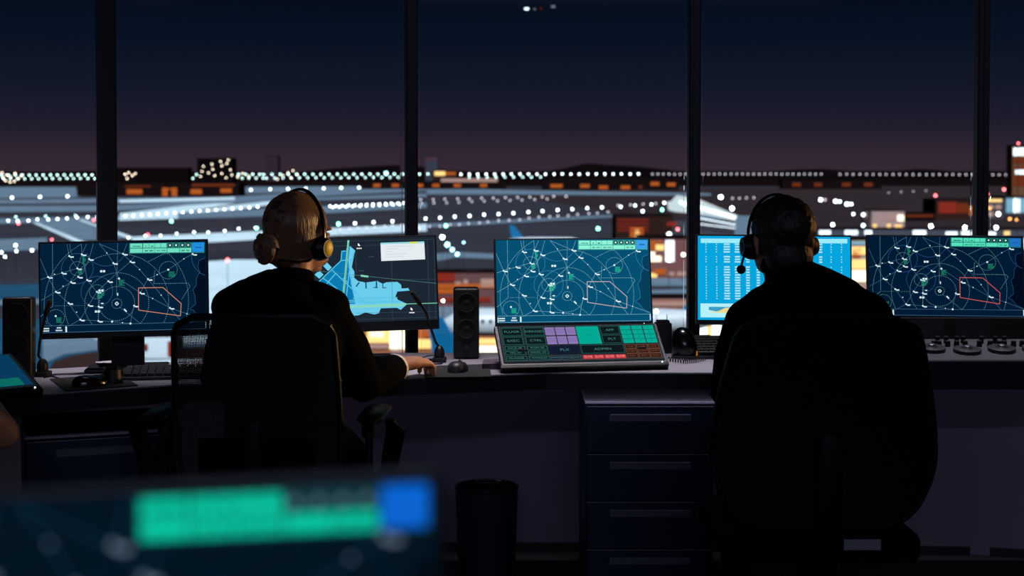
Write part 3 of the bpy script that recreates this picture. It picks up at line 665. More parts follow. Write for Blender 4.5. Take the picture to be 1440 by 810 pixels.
# mixing console at the right
con = thing('mixing_console', 'graphite mixing console with round jog wheels below the far-right monitor', 'console', (1.35, 4.5, DZ))
cx0, cx1 = -0.33, 0.78; cm_ = (cx0 + cx1) / 2; cw_ = cx1 - cx0
TT = Matrix.Translation((0, -.01, .038)) @ Matrix.Rotation(R(8.5), 4, 'X')
t_ = bmesh.new(); sec = [(-.01, 0), (-.01, .037), (.24, .0745), (.24, 0)]
a_ = [t_.verts.new((cx0, y, z)) for y, z in sec]; b_ = [t_.verts.new((cx1, y, z)) for y, z in sec]
for k_ in range(4): t_.faces.new((a_[k_], a_[(k_ + 1) % 4], b_[(k_ + 1) % 4], b_[k_]))
t_.faces.new(a_[::-1]); t_.faces.new(b_); bmesh.ops.recalc_face_normals(t_, faces=t_.faces); mb = MB(); mb._merge(t_); mb.build('case', M_edge, con)
MB().box((cm_, 0.124, 0.001), (cw_ - .004, 0.246, 0.002), M=TT).build('face_plate', M_console, con)
MB().box((cm_, -0.012, 0.0370), (cw_, 0.004, 0.0035)).build('front_lip', mat('console_lip', '#8a8a90', 0.35, 0.3), con, label='light metal front lip')
MB().box((cm_, 0.245, 0.072), (cw_, 0.018, 0.144), bev=0.002).build('rear_panel', M_black, con)
for k_ in range(8):
    for x in (-0.20, 0.31): MB().box((x, 0.2345, 0.082 + k_ * 0.0076), (0.05, 0.003, 0.0032)).build('vent_slat', M_gray, con)
for x in (-0.02, 0.13): MB().box((x, 0.2345, 0.108), (0.11, 0.003, 0.055)).build('blank_plate', M_gray, con)
def onface(px, py):
    d = ray(px, py); n = Vector((0, -math.sin(R(8.5)), math.cos(R(8.5)))); p0 = Vector((1.35, 4.49, DZ + .040)); q_ = n.dot(p0 - CAMP) / n.dot(d); p = CAMP + d * q_
    l_ = TT.inverted() @ (p - Vector((1.35, 4.5, DZ))); return l_.x, l_.y
for px, py in ((1310, 492.5), (1360, 495), (1408.5, 493.5), (1457, 493)):
    x, y = onface(px, py)
    w_ = MB().cyl((x, y, 0.002), (x, y, 0.013), 0.0425, n=32, M=TT).cyl((x, y, 0.013), (x, y, 0.0145), 0.0425, 0.038, n=32, M=TT).build('jog_wheel', M_gray, con, smooth=True)
    MB().cyl((x, y, 0.014), (x, y, 0.018), 0.020, 0.017, n=24, M=TT).ball((x, y, 0.019), (0.014, 0.014, 0.006), M=TT).build('wheel_hub', M_metal, w_, smooth=True)
for px in (1313, 1320, 1332.5, 1345, 1357, 1377, 1392, 1405, 1412, 1425, 1437):
    x, y = onface(px, 487); MB().cyl((x, y, 0.002), (x, y, 0.020), 0.009, 0.0075, n=14, M=TT).build('knob', M_black, con, smooth=True)
for px in (1318, 1330, 1345, 1354, 1380, 1399, 1412):
    x, y = onface(px, 482.5); MB().cyl((x, y, 0.002), (x, y, 0.024), 0.007, n=12, M=TT).build('knob', M_black, con, smooth=True)

# ------------------------------------------------------------------ cabinets and bin
def cabinet(label, loc, rz, w, d, h, n):
    t = thing('drawer_cabinet', label, 'cabinet', loc, rz)
    MB().box((0, d / 2 + .01, h / 2 + .01), (w, d - .02, h - .02), bev=0.002, seg=1).build('body', M_cab, t)
    MB().box((0, d / 2, h - 0.004), (w + .004, d, 0.008), bev=0.0015, seg=1).build('top', M_cabedge, t, label='pale metal top plate')
    dh = (h - 0.03) / n
    for k_ in range(n):
        z = h - 0.011 - dh * (k_ + .5)
        dw = MB().box((0, -0.002, z), (w - .008, 0.018, dh - 0.004), bev=0.0015, seg=1).build('drawer', M_cab, t)
        MB().box((0, -0.0115, z + dh / 2 - 0.0028), (w - .010, 0.002, 0.0016)).build('edge_trim', M_cabedge, dw, label='thin pale edge')
        MB().box((0, -0.0125, z + dh / 2 - 0.038), (w * 0.63, 0.006, 0.024), bev=0.002, seg=1).build('handle', M_handle, dw)
    for x in (-1, 1):
        for y in (.06, d - .06): MB().cyl((x * (w / 2 - .05), y, 0), (x * (w / 2 - .05), y, 0.02), 0.018, n=12).build('foot', M_black, t)
    return t
cabinet('navy four-drawer cabinet under the desk below the touch panel', (0.433, 4.62, 0), 0, 0.404, 0.45, 0.632, 4)
cabinet('navy drawer cabinet under the left end of the desk', (-1.165, 4.22, 0), R(20), 0.44, 0.42, 0.605, 4)
t = thing('waste_bin', 'round dark metal waste bin with a steel rim before the knee wall', 'bin', (-0.085, 4.92, 0))
rb = MB(); n = 32
for r1, z1, r2, z2 in ((.095, .0, .105, .30), (.105, .30, .102, .30), (.102, .30, .092, .006)):
    rb.cyl((0, 0, z1), (0, 0, z2 + (1e-4 if z1 == z2 else 0)), r1, r2, n=n, caps=False)
rb.cyl((0, 0, 0), (0, 0, .006), .095, n=n); rb.build('bucket', mat('bin_steel', '#1b2130', 0.5, 0.2), t, smooth=True)
MB().tube([(.104 * math.cos(a * math.pi / 16), .104 * math.sin(a * math.pi / 16), .30) for a in range(33)], 0.005, 8).build('rim', M_gloss, t, smooth=True)
MB().cyl((0, 0, .268), (0, 0, .290), .0975, .0985, n=n, caps=False).build('inner_band', M_chrome, t, smooth=True, label='shiny steel inner band')

# ------------------------------------------------------------------ office chairs
def chair(label, loc, rz, w_top, w_mid, back_top, meshback, arms):
    t = thing('office_chair', label, 'chair', loc, rz)
    sh = 0.46
    MB().box((0, 0.22, sh - .035), (0.49, 0.47, 0.075), bev=0.03, seg=4).build('seat', M_fabric, t, smooth=True)
    # backrest: outline in x-z, curved in y
    zb = sh + 0.02; H = back_top - zb; N = 22
    def half(q):                      # half width at height fraction q
        w = w_mid + (w_top - w_mid) * max(0, (q - .35) / .65) ** 1.6 if q > .35 else w_mid - (w_mid - w_top * .9) * ((.35 - q) / .35) ** 2
        return w / 2
    prof = []
    for i in range(N + 1):
        q = i / N; x = half(q); r = .05 / H
        if q > 1 - r: x -= 0.05 * (1 - math.sqrt(max(0, 1 - ((q - 1 + r) / r) ** 2)))
        if q < r: x -= 0.05 * (1 - math.sqrt(max(0, 1 - ((r - q) / r) ** 2)))
        prof.append((x, zb + q * H))
    yc = lambda x, z: -0.03 - 0.05 * (z - zb) / H + 0.45 * x * x * 0.6 + 0.02 * math.sin((z - zb) / H * math.pi)
    def sheet(th, inset):
        b = bmesh.new(); g = []
        for sd in (0, 1):
            gr = []
            for x, z in prof:
                xx = x - inset
                gr.append([b.verts.new((xx * (k / 8 - 1), yc(xx * (k / 8 - 1), z) + (th if sd else 0), z)) for k in range(17)])
            g.append(gr)
        for sd in (0, 1):
            for i in range(N):
                for k in range(16): b.faces.new((g[sd][i][k], g[sd][i][k + 1], g[sd][i + 1][k + 1], g[sd][i + 1][k]))
        for i in range(N):
            for k in (0, 16): b.faces.new((g[0][i][k], g[0][i + 1][k], g[1][i + 1][k], g[1][i][k]))
        for i in (0, N):
            for k in range(16): b.faces.new((g[0][i][k], g[0][i][k + 1], g[1][i][k + 1], g[1][i][k]))
        bmesh.ops.recalc_face_normals(b, faces=b.faces); m = MB(); m._merge(b); return m
    if meshback:
        loop = [(x, yc(x, z) + .01, z) for x, z in prof] + [(-x, yc(x, z) + .01, z) for x, z in prof[::-1]]; loop.append(loop[0])
        sheet(0.004, 0.006).build('back_mesh', M_mesh, t, smooth=True)
        MB().tube(loop, 0.009, 8).build('back_frame', M_black, t, smooth=True)
        MB().box((0, yc(0, .62) + .0, .62), (0.30, 0.03, 0.10), bev=0.012).build('lumbar_pad', M_fabric, t, smooth=True)
    else:
        sheet(0.05, 0).build('backrest', M_leather, t, smooth=True)
        loop = [(x, yc(x, z) - .004, z) for x, z in prof] + [(-x, yc(x, z) - .004, z) for x, z in prof[::-1]]; loop.append(loop[0])
        MB().tube(loop, 0.006, 6).build('back_frame', M_leather, t, smooth=True)
        MB().box((0.08, -0.075, 0.452), (0.09, 0.004, 0.026), bev=0.001).build('label_tag', mat('pale_tag', '#8a8a90', .6), t, label='pale care tag')
    MB().loft([((0, .10, .40), .035, .02), ((0, -.035, .44), .035, .018), ((0, -.085, .58), .03, .012), ((0, -.08, .72), .03, .012)], 12).build('back_spine', M_black, t, smooth=True)
    MB().cyl((0, .22, .12), (0, .22, .40), 0.026, n=16).cyl((0, .22, .09), (0, .22, .22), .034, n=16).build('gas_column', M_black, t, smooth=True)
    base = MB()
    for k_ in range(5):
        a = R(90 + 72 * k_); e = Vector((math.cos(a) * .30, .22 + math.sin(a) * .30, .085))
        base.loft([((0, .22, .11), .028, .02), (e, .018, .014)], 10)
    base.ball((0, .22, .11), (.05, .05, .03)).build('star_base', M_black, t, smooth=True)
    for k_ in range(5):
        a = R(90 + 72 * k_); e = Vector((math.cos(a) * .30, .22 + math.sin(a) * .30, 0))
        dx = Vector((-math.sin(a), math.cos(a), 0)) * .022
        MB().cyl(e + dx + Vector((0, 0, .028)), e - dx + Vector((0, 0, .028)), .028, n=16).cyl(e + Vector((0, 0, .03)), e + Vector((0, 0, .08)), .008, n=8).build('caster', M_black, t, smooth=True)
    if arms:
        for s in (-1, 1):
            x = s * 0.285
            a_ = MB().loft([((x, -.0, .705), .012, .008), ((x, .02, .712), .034, .012), ((x, .12, .714), .036, .013), ((x, .22, .712), .034, .012), ((x, .25, .708), .014, .008)], 14).build('armrest', M_black, t, smooth=True)
            MB().cyl((x - s * .012, .10, .44), (x - s * .012, .10, .66), .010, n=12).build('chrome_post', M_chrome, a_, smooth=True, label='chrome armrest post')
            MB().cyl((x - s * .012, .10, .655), (x - s * .012, .10, .705), .02, n=12).build('post_collar', M_black, a_, smooth=True)
            MB().loft([((x + s * .045, .08, .700), .022, .012), ((x + s * .060, .09, .67), .026, .014), ((x + s * .045, .10, .60), .024, .014), ((x + s * .03, .11, .50), .020, .012), ((x, .14, .42), .018, .012), ((s * .15, .2, .405), .018, .012)], 12).build('curved_support', M_black, a_, smooth=True)
    return t
chair('black mesh-backed office chair carrying the woman with the hair bun', (-0.655, 3.80, 0), R(-3), .405, .43, .985, True, True)
chair('wide black solid-backed office chair carrying the man', (0.765, 3.62, 0), R(1), .42, .55, 1.0, False, False)

# ------------------------------------------------------------------ people
def fused(mb, name, m, parent, voxel=0.007, smooth=5, cut=None):
    o = mb.build(name, m, parent)
    rm = o.modifiers.new('remesh', 'REMESH'); rm.mode = 'VOXEL'; rm.voxel_size = voxel; rm.use_smooth_shade = True
    sm = o.modifiers.new('smooth', 'SMOOTH'); sm.iterations = smooth; sm.factor = 0.5
    return o
def head_shapes(mb, H, s=1.0):
    B = lambda c, r: mb.ball(c, r, M=H, u=24, v=16)
    B((0, -.012, .028), (.074 * s, .093 * s, .080)); B((0, .028, -.030), (.063 * s, .067, .072)); B((0, .050, -.078), (.036, .036, .026)); B((0, .080, -.090), (.018, .015, .013))
    for sx in (-1, 1):
        B((sx * .034, .066, -.026), (.024, .024, .024)); B((sx * .040, .022, -.060), (.020, .044, .030)); B((sx * .028, .080, .021), (.022, .014, .008)); B((sx * .030, .079, -.009), (.018, .012, .006)); B((sx * .018, .072, -.060), (.026, .026, .024))
        mb.loft([((sx * .070, -.004, -.045), .006, .010), ((sx * .078, -.008, -.030), .007, .016), ((sx * .082, -.010, -.010), .007, .020), ((sx * .080, -.008, .008), .006, .013)], 10, M=H)
    mb.loft([((0, .088, .012), .007, .008), ((0, .102, -.012), .009, .010), ((0, .112, -.030), .014, .011), ((0, .100, -.040), .012, .006)], 10, M=H)
    B((0, .092, -.056), (.022, .010, .0055)); B((0, .090, -.066), (.019, .010, .0065))
def face_bits(H, parent, hairm):
    for sx in (-1, 1):
        MB().ball((sx * .030, .0815, 0.004), (.0125, .0105, .0065), M=H).build('eye', mat('eye_white', '#c8c8c8', .2), parent, smooth=True)
        MB().ball((sx * .030, .0905, 0.004), (.0048, .0026, .0048), M=H).build('iris', mat('iris_dark', '#141414', .2), parent, smooth=True)
        MB().loft([((sx * .016, .0965, .017), .003, .003), ((sx * .030, .096, .023), .004, .004), ((sx * .047, .082, .018), .002, .002)], 8, M=H).build('eyebrow', hairm, parent)
    MB().loft([((-.021, .096, -.060), .002, .002), ((0, .1025, -.059), .005, .003), ((.021, .096, -.060), .002, .002)], 8, M=H).build('lips', mat('lip_skin', '#9a5548', .5), parent, smooth=True)
def hand_shapes(mb, wrist, e1, up=Vector((0, 0, 1)), side=1, desk=DZ, s=1.0, arch=.044):
    """palm-down hand; e1 = pointing direction, side=+1 right hand (thumb on the left)"""
    e1 = Vector(e1).normalized(); e2 = e1.cross(up).normalized() * side      # towards the little finger
    w = Vector(wrist); K = lambda f, l, z: w + e1 * f * s + e2 * l * s + Vector((0, 0, z))
    z0 = desk + arch - w.z
    mb.loft([(K(-.01, 0, 0), .026, .019), (K(.02, 0, z0 * .5), .031, .018), (K(.055, 0, z0 * .8), .041, .021), (K(.085, 0, z0 * .9), .042, .018), (K(.094, 0, z0 - .003), .034, .009)], 16)
    for l, L, dz in ((-.030, 1.0, 0), (-.010, 1.1, .002), (.011, 1.03, .0), (.030, .8, -.004)):
        b = K(.082, l, z0 + dz)
        p = [b, K(.082 + .030 * L, l * 1.08, z0 + dz - .002), K(.082 + .047 * L, l * 1.1, (z0 + desk + .012 - w.z) / 2), K(.082 + .046 * L, l * 1.1, desk + .010 - w.z)]
        mb.limb(p, [.0108, .0104, .0096, .0080], 10)
    mb.ball(K(.045, 0, z0 * .35), (.030, .030, .016))
    mb.limb([K(.015, -.028, z0 * .4), K(.045, -.048, z0 * .3 + .002), K(.07, -.056, desk + .014 - w.z), K(.088, -.054, desk + .010 - w.z)], [.014, .012, .010, .008], 10)
    return K
def legs(mb, hip, xo, fat, knee_y, shoe):
    for s in (-1, 1):
        h = Vector((hip.x + s * .09, hip.y, hip.z)); k_ = Vector((hip.x + s * xo, knee_y, .50)); a = Vector((hip.x + s * xo, knee_y + .02, .09))
        mb.limb([h, h.lerp(k_, .5) + Vector((0, 0, .02)), k_], [.085 * fat, .075 * fat, .055 * fat]); mb.limb([k_, k_.lerp(a, .35) + Vector((0, -.01, 0)), a], [.054 * fat, .052 * fat, .034 * fat])
        if shoe: mb.limb([a + Vector((0, -.03, -.045)), a + Vector((0, .06, -.05)), a + Vector((0, .15, -.058))], [.038, .038, .03])
        else: mb.limb([a + Vector((0, -.02, -.05)), a + Vector((0, .12, -.06))], [.03, .024])

def headset(label, H, ear_side, rx=.094, rz=.118, yellow=False, mic_side=-1, micpt=(-.05, .10, -.10), cz=-.035, fw=0.0):
    t = thing('headset', label, 'headset', H.translation)
    L = Matrix.Translation(-H.translation) @ H @ Matrix.Translation((0, fw, 0))
    arc = [(rx * math.cos(a), -.004, cz + .02 + (rz - cz - .02) * math.sin(a)) for a in [math.pi * k_ / 24 for k_ in range(25)]]
    MB().loft([(p, .0032, .0085) if True else None for p in arc], 8, M=L, up=(0, 1, 0)).build('headband', M_gloss, t, smooth=True)
    arc2 = [(p[0] * 1.022, p[1] + .003, cz + .02 + (p[2] - cz - .02) * 1.028) for p in arc[3:22]]
    MB().tube(arc2, 0.0018, 6, M=L).build('steel_band', M_chrome, t, smooth=True, label='thin shiny steel band')
    for s in (-1, 1):
        c = MB().cyl((s * .074, -.004, cz), (s * .090, -.004, cz), .036, .034, n=24, M=L).cyl((s * .090, -.004, cz), (s * .108, -.002, cz), .033, .0245, n=24, M=L).build('ear_cup', M_black, t, smooth=True)
        if yellow: MB().ball((s * .1075, -.002, cz), (.006, .0185, .0195), M=L).build('yellow_cap', mat('yellow_plastic', '#ffd820', .45), c, smooth=True, label='round yellow cap')
        else: MB().ball((s * .108, -.002, cz), (.003, .014, .014), M=L).build('cap', M_metal, c, smooth=True)
    m0 = Vector((mic_side * .100, 0, cz - .02)); m1 = Vector(micpt)
    MB().tube([m0, m0.lerp(m1, .35) + Vector((mic_side * .008, .0, -.02)), m0.lerp(m1, .7) + Vector((mic_side * .006, 0, -.014)), m1], .0032, 8, M=L).build('microphone_boom', M_black, t, smooth=True)
    MB().ball(m1, (.0125, .0125, .0125), M=L).build('microphone', M_grille, t, smooth=True)
    return t

# --- the woman
WX, WY = -0.628, 4.0
woman = thing('person', 'seated person with a low blonde hair bun and yellow-capped headset, right hand on desk', 'person', (WX, WY, 0))
TW = Matrix.Translation((-WX, -WY, 0))
Hw = Matrix.Translation((-0.586, 4.06, 1.180)) @ Matrix.Rotation(R(-32), 4, 'Z') @ Matrix.Rotation(R(-4), 4, 'X')
body = MB()
head_shapes(body, TW @ Hw)
V = lambda x, y, z: TW @ Vector((x, y, z))
body.loft([(V(-.60, 4.0, .98), .055, .05), (V(-.592, 4.02, 1.04), .043, .045), (V(-.588, 4.035, 1.10), .044, .047), (V(-.586, 4.045, 1.16), .048, .05)], 16)
body.loft([(V(-.62, 3.98, .50), .15, .11), (V(-.62, 3.98, .62), .12, .09), (V(-.625, 3.99, .80), .14, .09), (V(-.628, 4.0, .95), .13, .08), (V(-.615, 4.0, 1.01), .07, .055)], 20, up=(0, 1, 0))
shR, elR, wrR = V(-.502, 4.02, .965), V(-.410, 4.165, .752), V(-.342, 4.335, .778)
shL, elL, wrL = V(-.755, 4.02, .965), V(-.83, 4.14, .775), V(-.74, 4.33, .782)
body.limb([shR, shR.lerp(elR, .5), elR, elR.lerp(wrR, .6), wrR], [.040, .036, .032, .028, .023]); body.limb([shL, shL.lerp(elL, .5), elL, elL.lerp(wrL, .6), wrL], [.040, .036, .032, .028, .023])
hand_shapes(body, wrR, (.66, .75, 0), side=1, s=1.04, arch=.047); hand_shapes(body, wrL, (.15, .98, 0), side=-1, s=.98)
legs(body, V(-.62, 3.98, .56), .13, .9, 4.42 - WY, False)
fused(body, 'body', M_skin, woman, .0045, 3)
face_bits(TW @ Hw, woman, M_blonde)
jk = MB()
jk.loft([(V(-.625, 3.98, .49), .185, .14), (V(-.625, 3.98, .55), .17, .125), (V(-.625, 3.98, .68), .150, .11), (V(-.628, 3.985, .84), .168, .115), (V(-.628, 3.99, .94), .165, .108), (V(-.625, 4.0, 1.00), .145, .088), (V(-.618, 4.0, 1.035), .105, .072), (V(-.605, 4.01, 1.06), .062, .058)], 24, up=(0, 1, 0))
jk.limb([V(-.508, 4.01, .975), shR.lerp(elR, .5) + Vector((.004, 0, 0)), elR + Vector((-.004, 0, -.002)), elR.lerp(wrR, .5), elR.lerp(wrR, .86)], [.062, .060, .054, .052, .046])
jk.limb([V(-.745, 4.01, .972), shL.lerp(elL, .5), elL, elL.lerp(wrL, .86)], [.062, .056, .050, .040])
jk.limb([V(-.585, 4.005, 1.030), V(-.53, 4.01, 1.012), V(-.492, 4.02, .985)], [.04, .046, .052]); jk.limb([V(-.64, 4.005, 1.035), V(-.72, 4.01, 1.018), V(-.768, 4.02, .985)], [.042, .047, .053])
fused(jk, 'jacket', M_suit, woman, .008, 4)
cl = MB(); ring = [V(-.600 + .056 * math.cos(a), 4.018 + .055 * math.sin(a), 1.064 - .016 * math.sin(a)) for a in [2 * math.pi * k_ / 24 for k_ in range(25)]]
cl.loft([(p, .006, .017) for p in ring], 8); cl.build('collar', M_suit, woman, smooth=True)
for wr, el in ((wrR, elR), (wrL, elL)):
    d = (wr - el).normalized(); a = el.lerp(wr, .80)
    MB().loft([(a, .040, .040), (a + d * .038, .0415, .0415), (a + d * .042, .040, .040)], 24).build('shirt_cuff', M_shirt, woman, smooth=True, label='white shirt cuff')
tr = MB(); legs(tr, V(-.62, 3.98, .57), .13, 1.1, 4.42 - WY, False); fused(tr, 'trousers', M_suit, woman, .012, 3)
for s in (-1, 1):
    a = V(-.62 + s * .13, 4.44, .09); MB().limb([a + Vector((0, -.03, -.05)), a + Vector((0, .06, -.05)), a + Vector((0, .14, -.058))], [.037, .037, .03]).build('shoe', M_gloss, woman, smooth=True)
rg = TW @ Vector((0, 0, 0)); e1 = Vector((.60, .80, 0)); e2 = e1.cross(Vector((0, 0, 1)))
rc = wrR + e1 * .104 + e2 * .011 + Vector((0, 0, .004))
MB().tube([rc + e2 * .0105 * math.cos(a) + Vector((0, 0, 1)) * .0105 * math.sin(a) for a in [2 * math.pi * k_ / 16 for k_ in range(17)]], .0016, 6).ball(rc + Vector((0, 0, .012)), .0028, u=8, v=6).build('finger_ring', M_chrome, woman, smooth=True, label='small bright finger ring')
# hair: cap, swept strands, spiral bun
HW = TW @ Hw
hr = MB(); hr.ball((0, -.018, .028), (.083, .098, .088), M=HW, u=32, v=20).ball((0, -.052, -.040), (.058, .048, .058), M=HW).ball((.045, -.02, -.012), (.040, .06, .050), M=HW).ball((-.045, -.02, -.012), (.040, .06, .050), M=HW)
bc = Vector((0, -.122, -.040)); hr.ball(bc, (.030, .030, .036), M=HW).ball((0, -.10, -.05), (.030, .03, .034), M=HW)
hair = fused(hr, 'hair', M_blonde, woman, .005, 4)
st = MB(); rnd = random.Random(2)
for k_ in range(64):
    a0 = R(-82 + 164 * (k_ / 63)); pts = []; lift = 1.0 + rnd.random() * .018
    fy, fz = math.cos(R(40)), 0
    for j in range(9):
        q = j / 8
        th = a0 * (1 - .86 * q ** 1.5)                            # sweep in towards the bun
        ph = R(58) + q * R(128)                                   # from the forehead over the crown to the nape
        x = .083 * math.sin(th) * (1 - .1 * q); rr = math.cos(th)
        y = -.018 + .098 * math.cos(ph) * rr; z = .028 + .088 * math.sin(ph) * rr
        if ph > R(150): z -= .035 * (ph - R(150))
        c0 = Vector((0, -.018, .028)); p = Vector((x, y, z)); p = c0 + (p - c0) * lift
        pts.append(p)
    st.loft([(p, .0030 * (1 if 0 < i < 8 else .4), .0026) for i, p in enumerate(pts)], 6, M=HW)
for sgn in (-1, 1):                                                # strands drawn back over the ears
    for k_ in range(14):
        q0 = k_ / 13; p = [Vector((sgn * .070, .018, .045 - .07 * q0)), Vector((sgn * .084, -.01, .030 - .085 * q0)), Vector((sgn * .064, -.07, .005 - .075 * q0)), Vector((sgn * .022, -.112, -.020 - .045 * q0))]
        st.loft([(x, .0032, .0032) for x in p], 6, M=HW)
st.build('hair_strands', M_blonde, woman, smooth=True)
bn = MB()
for lay_, (n_, tw) in enumerate(((26, 0), (26, 2.1), (26, 4.2))):
    pts = []; rad = []
    for k_ in range(n_ * 2):
        q = k_ / (n_ * 2); a = tw + q * 2 * math.pi * 1.35; r_ = .033 * (1 - q * .78)
        pts.append(bc + Vector((r_ * math.cos(a), -.010 - .026 * q, r_ * 1.12 * math.sin(a)))); rad.append(.0105 * (1 - .35 * q))
    bn.loft([(p, r_, r_) for p, r_ in zip(pts, rad)], 8, M=HW)
bn.build('hair_bun', M_blonde, woman, smooth=True)
headset('black headset with round yellow cap worn by the person with the bun', Hw, 1, yellow=True, rz=.124, mic_side=-1, micpt=(-.055, .112, -.085))

# --- the man
MX, MY = 0.785, 3.97
man = thing('person', 'seated broad-shouldered person in a dark jacket with short brown hair and headset', 'person', (MX, MY, 0))
TM_ = Matrix.Translation((-MX, -MY, 0)); V = lambda x, y, z: TM_ @ Vector((x, y, z))
Hm = Matrix.Translation((0.733, 4.03, 1.168)) @ Matrix.Rotation(R(14), 4, 'Z') @ Matrix.Rotation(R(-6), 4, 'X')
body = MB(); head_shapes(body, TM_ @ Hm, 1.05)
body.loft([(V(.76, 3.98, .97), .07, .06), (V(.748, 4.0, 1.04), .058, .058), (V(.738, 4.015, 1.10), .058, .060), (V(.735, 4.025, 1.16), .060, .06)], 16)
body.loft([(V(.79, 3.94, .50), .17, .13), (V(.79, 3.94, .62), .15, .11), (V(.79, 3.95, .80), .17, .11), (V(.79, 3.96, .95), .16, .10), (V(.77, 3.97, 1.01), .09, .07)], 20, up=(0, 1, 0))
shL, elL, wrL = V(.625, 3.97, .945), V(.588, 4.06, .745), V(.655, 4.33, .785)
shR, elR, wrR = V(.970, 3.97, .950), V(1.04, 4.08, .765), V(.95, 4.34, .785)
for a, b, c in ((shL, elL, wrL), (shR, elR, wrR)): body.limb([a, a.lerp(b, .5), b, b.lerp(c, .55), c], [.052, .046, .040, .036, .028])
hand_shapes(body, wrL, (.35, .94, 0), side=-1, s=1.08); hand_shapes(body, wrR, (-.2, .98, 0), side=1, s=1.08)
legs(body, V(.815, 3.95, .57), .13, 1.05, 4.46 - MY, False)
fused(body, 'body', M_skin, man, .005, 3); face_bits(TM_ @ Hm, man, M_brown)
jk = MB()
jk.loft([(V(.79, 3.93, .49), .215, .16), (V(.79, 3.93, .58), .20, .15), (V(.79, 3.94, .75), .205, .145), (V(.79, 3.95, .88), .205, .14), (V(.792, 3.96, .96), .195, .12), (V(.782, 3.97, 1.01), .155, .095), (V(.765, 3.975, 1.045), .105, .075), (V(.748, 3.99, 1.08), .068, .066), (V(.742, 4.0, 1.098), .064, .064)], 24, up=(0, 1, 0))
jk.limb([V(.640, 3.97, .945), shL.lerp(elL, .5) + Vector((.01, 0, 0)), elL + Vector((.018, 0, 0)), elL.lerp(wrL, .5), elL.lerp(wrL, .9)], [.070, .068, .060, .052, .044])
jk.limb([V(.955, 3.97, .955), shR.lerp(elR, .5), elR, elR.lerp(wrR, .5), elR.lerp(wrR, .9)], [.072, .068, .058, .052, .044])
jk.limb([V(.76, 3.98, 1.055), V(.86, 3.975, 1.025), V(.955, 3.97, .965)], [.04, .052, .066]); jk.limb([V(.75, 3.98, 1.04), V(.68, 3.975, 1.0), V(.632, 3.97, .945)], [.04, .05, .062])
jk.limb([V(.60, 4.02, .66), V(.605, 3.98, .58)], [.05, .055])
fused(jk, 'jacket', M_suit, man, .009, 5)
cl = MB(); ring = [V(.744 + .064 * math.cos(a), 4.005 + .062 * math.sin(a), 1.098 - .010 * math.sin(a)) for a in [2 * math.pi * k_ / 24 for k_ in range(25)]]
cl.loft([(p, .006, .018) for p in ring], 8); cl.build('collar', M_suit, man, smooth=True)
tr = MB(); legs(tr, V(.815, 3.95, .58), .13, 1.25, 4.46 - MY, False); fused(tr, 'trousers', M_suit, man, .012, 3)
for s in (-1, 1):
    a = V(.815 + s * .13, 4.48, .09); MB().limb([a + Vector((0, -.03, -.05)), a + Vector((0, .08, -.05)), a + Vector((0, .17, -.056))], [.039, .039, .032]).build('shoe', M_gloss, man, smooth=True)
HM = TM_ @ Hm; hr = MB()
hr.ball((0, -.020, .032), (.084, .100, .086), M=HM, u=32, v=20).ball((0, -.050, -.050), (.068, .050, .062), M=HM)
for sx in (-1, 1): hr.ball((sx * .048, -.034, -.012), (.029, .048, .044), M=HM)
rnd = random.Random(9)
for k_ in range(260):
    th = rnd.uniform(0, 2 * math.pi); ph = rnd.uniform(-.3, 1.5); r0 = Vector((.084 * math.cos(ph) * math.cos(th), .100 * math.cos(ph) * math.sin(th), .086 * math.sin(ph)))
    p = Vector((0, -.020, .032)) + r0
    if p.y > .05 and p.z < .05: continue
    d = (r0.normalized() + Vector((rnd.uniform(-.5, .5), -.6, -.5 + .2 * rnd.random()))).normalized()
    hr.limb([p - r0 * .06, p + d * .002], [.0045, .003], 6, M=HM)
fused(hr, 'hair', M_brown, man, .0042, 2)
headset('black headset with ball microphone worn by the short-haired person', Hm, 1, rx=.090, rz=.124, mic_side=-1, micpt=(-.098, .032, -.078), cz=-.018, fw=.018)

# --- third person at the left edge: only a bare elbow reaches into the frame
TX, TY = -1.62, 3.35
third = thing('person', 'person at the left edge of whom only a bare elbow shows', 'person', (TX, TY, 0))
T3 = Matrix.Translation((-TX, -TY, 0)); V = lambda x, y, z: T3 @ Vector((x, y, z))
H3 = Matrix.Translation((-1.61, 3.42, 1.17)) @ Matrix.Rotation(R(10), 4, 'Z')
body = MB(); head_shapes(body, T3 @ H3, 1.0)
body.loft([(V(-1.62, 3.36, .97), .06, .055), (V(-1.615, 3.39, 1.05), .05, .05), (V(-1.61, 3.41, 1.14), .052, .052)], 16)
body.loft([(V(-1.62, 3.34, .50), .16, .12), (V(-1.62, 3.34, .62), .13, .10), (V(-1.62, 3.35, .80), .15, .10), (V(-1.62, 3.36, .95), .15, .09), (V(-1.62, 3.36, 1.01), .08, .06)], 20, up=(0, 1, 0))
sR, eR, wR = V(-1.45, 3.36, .95), V(-1.235, 3.58, .715), V(-1.40, 3.84, .785)
sL, eL, wL = V(-1.79, 3.36, .95), V(-1.87, 3.50, .74), V(-1.76, 3.72, .785)
for a, b, c in ((sR, eR, wR), (sL, eL, wL)): body.limb([a, a.lerp(b, .5), b, b.lerp(c, .5), c], [.048, .046, .040, .036, .026])
hand_shapes(body, wR, (-.4, .9, 0), side=1, s=1.0); hand_shapes(body, wL, (.2, .98, 0), side=-1, s=1.0)
legs(body, V(-1.62, 3.34, .56), .14, 1.0, 3.76 - TY, False)
fused(body, 'body', M_skin, third, .006, 4); face_bits(T3 @ H3, third, M_brown)
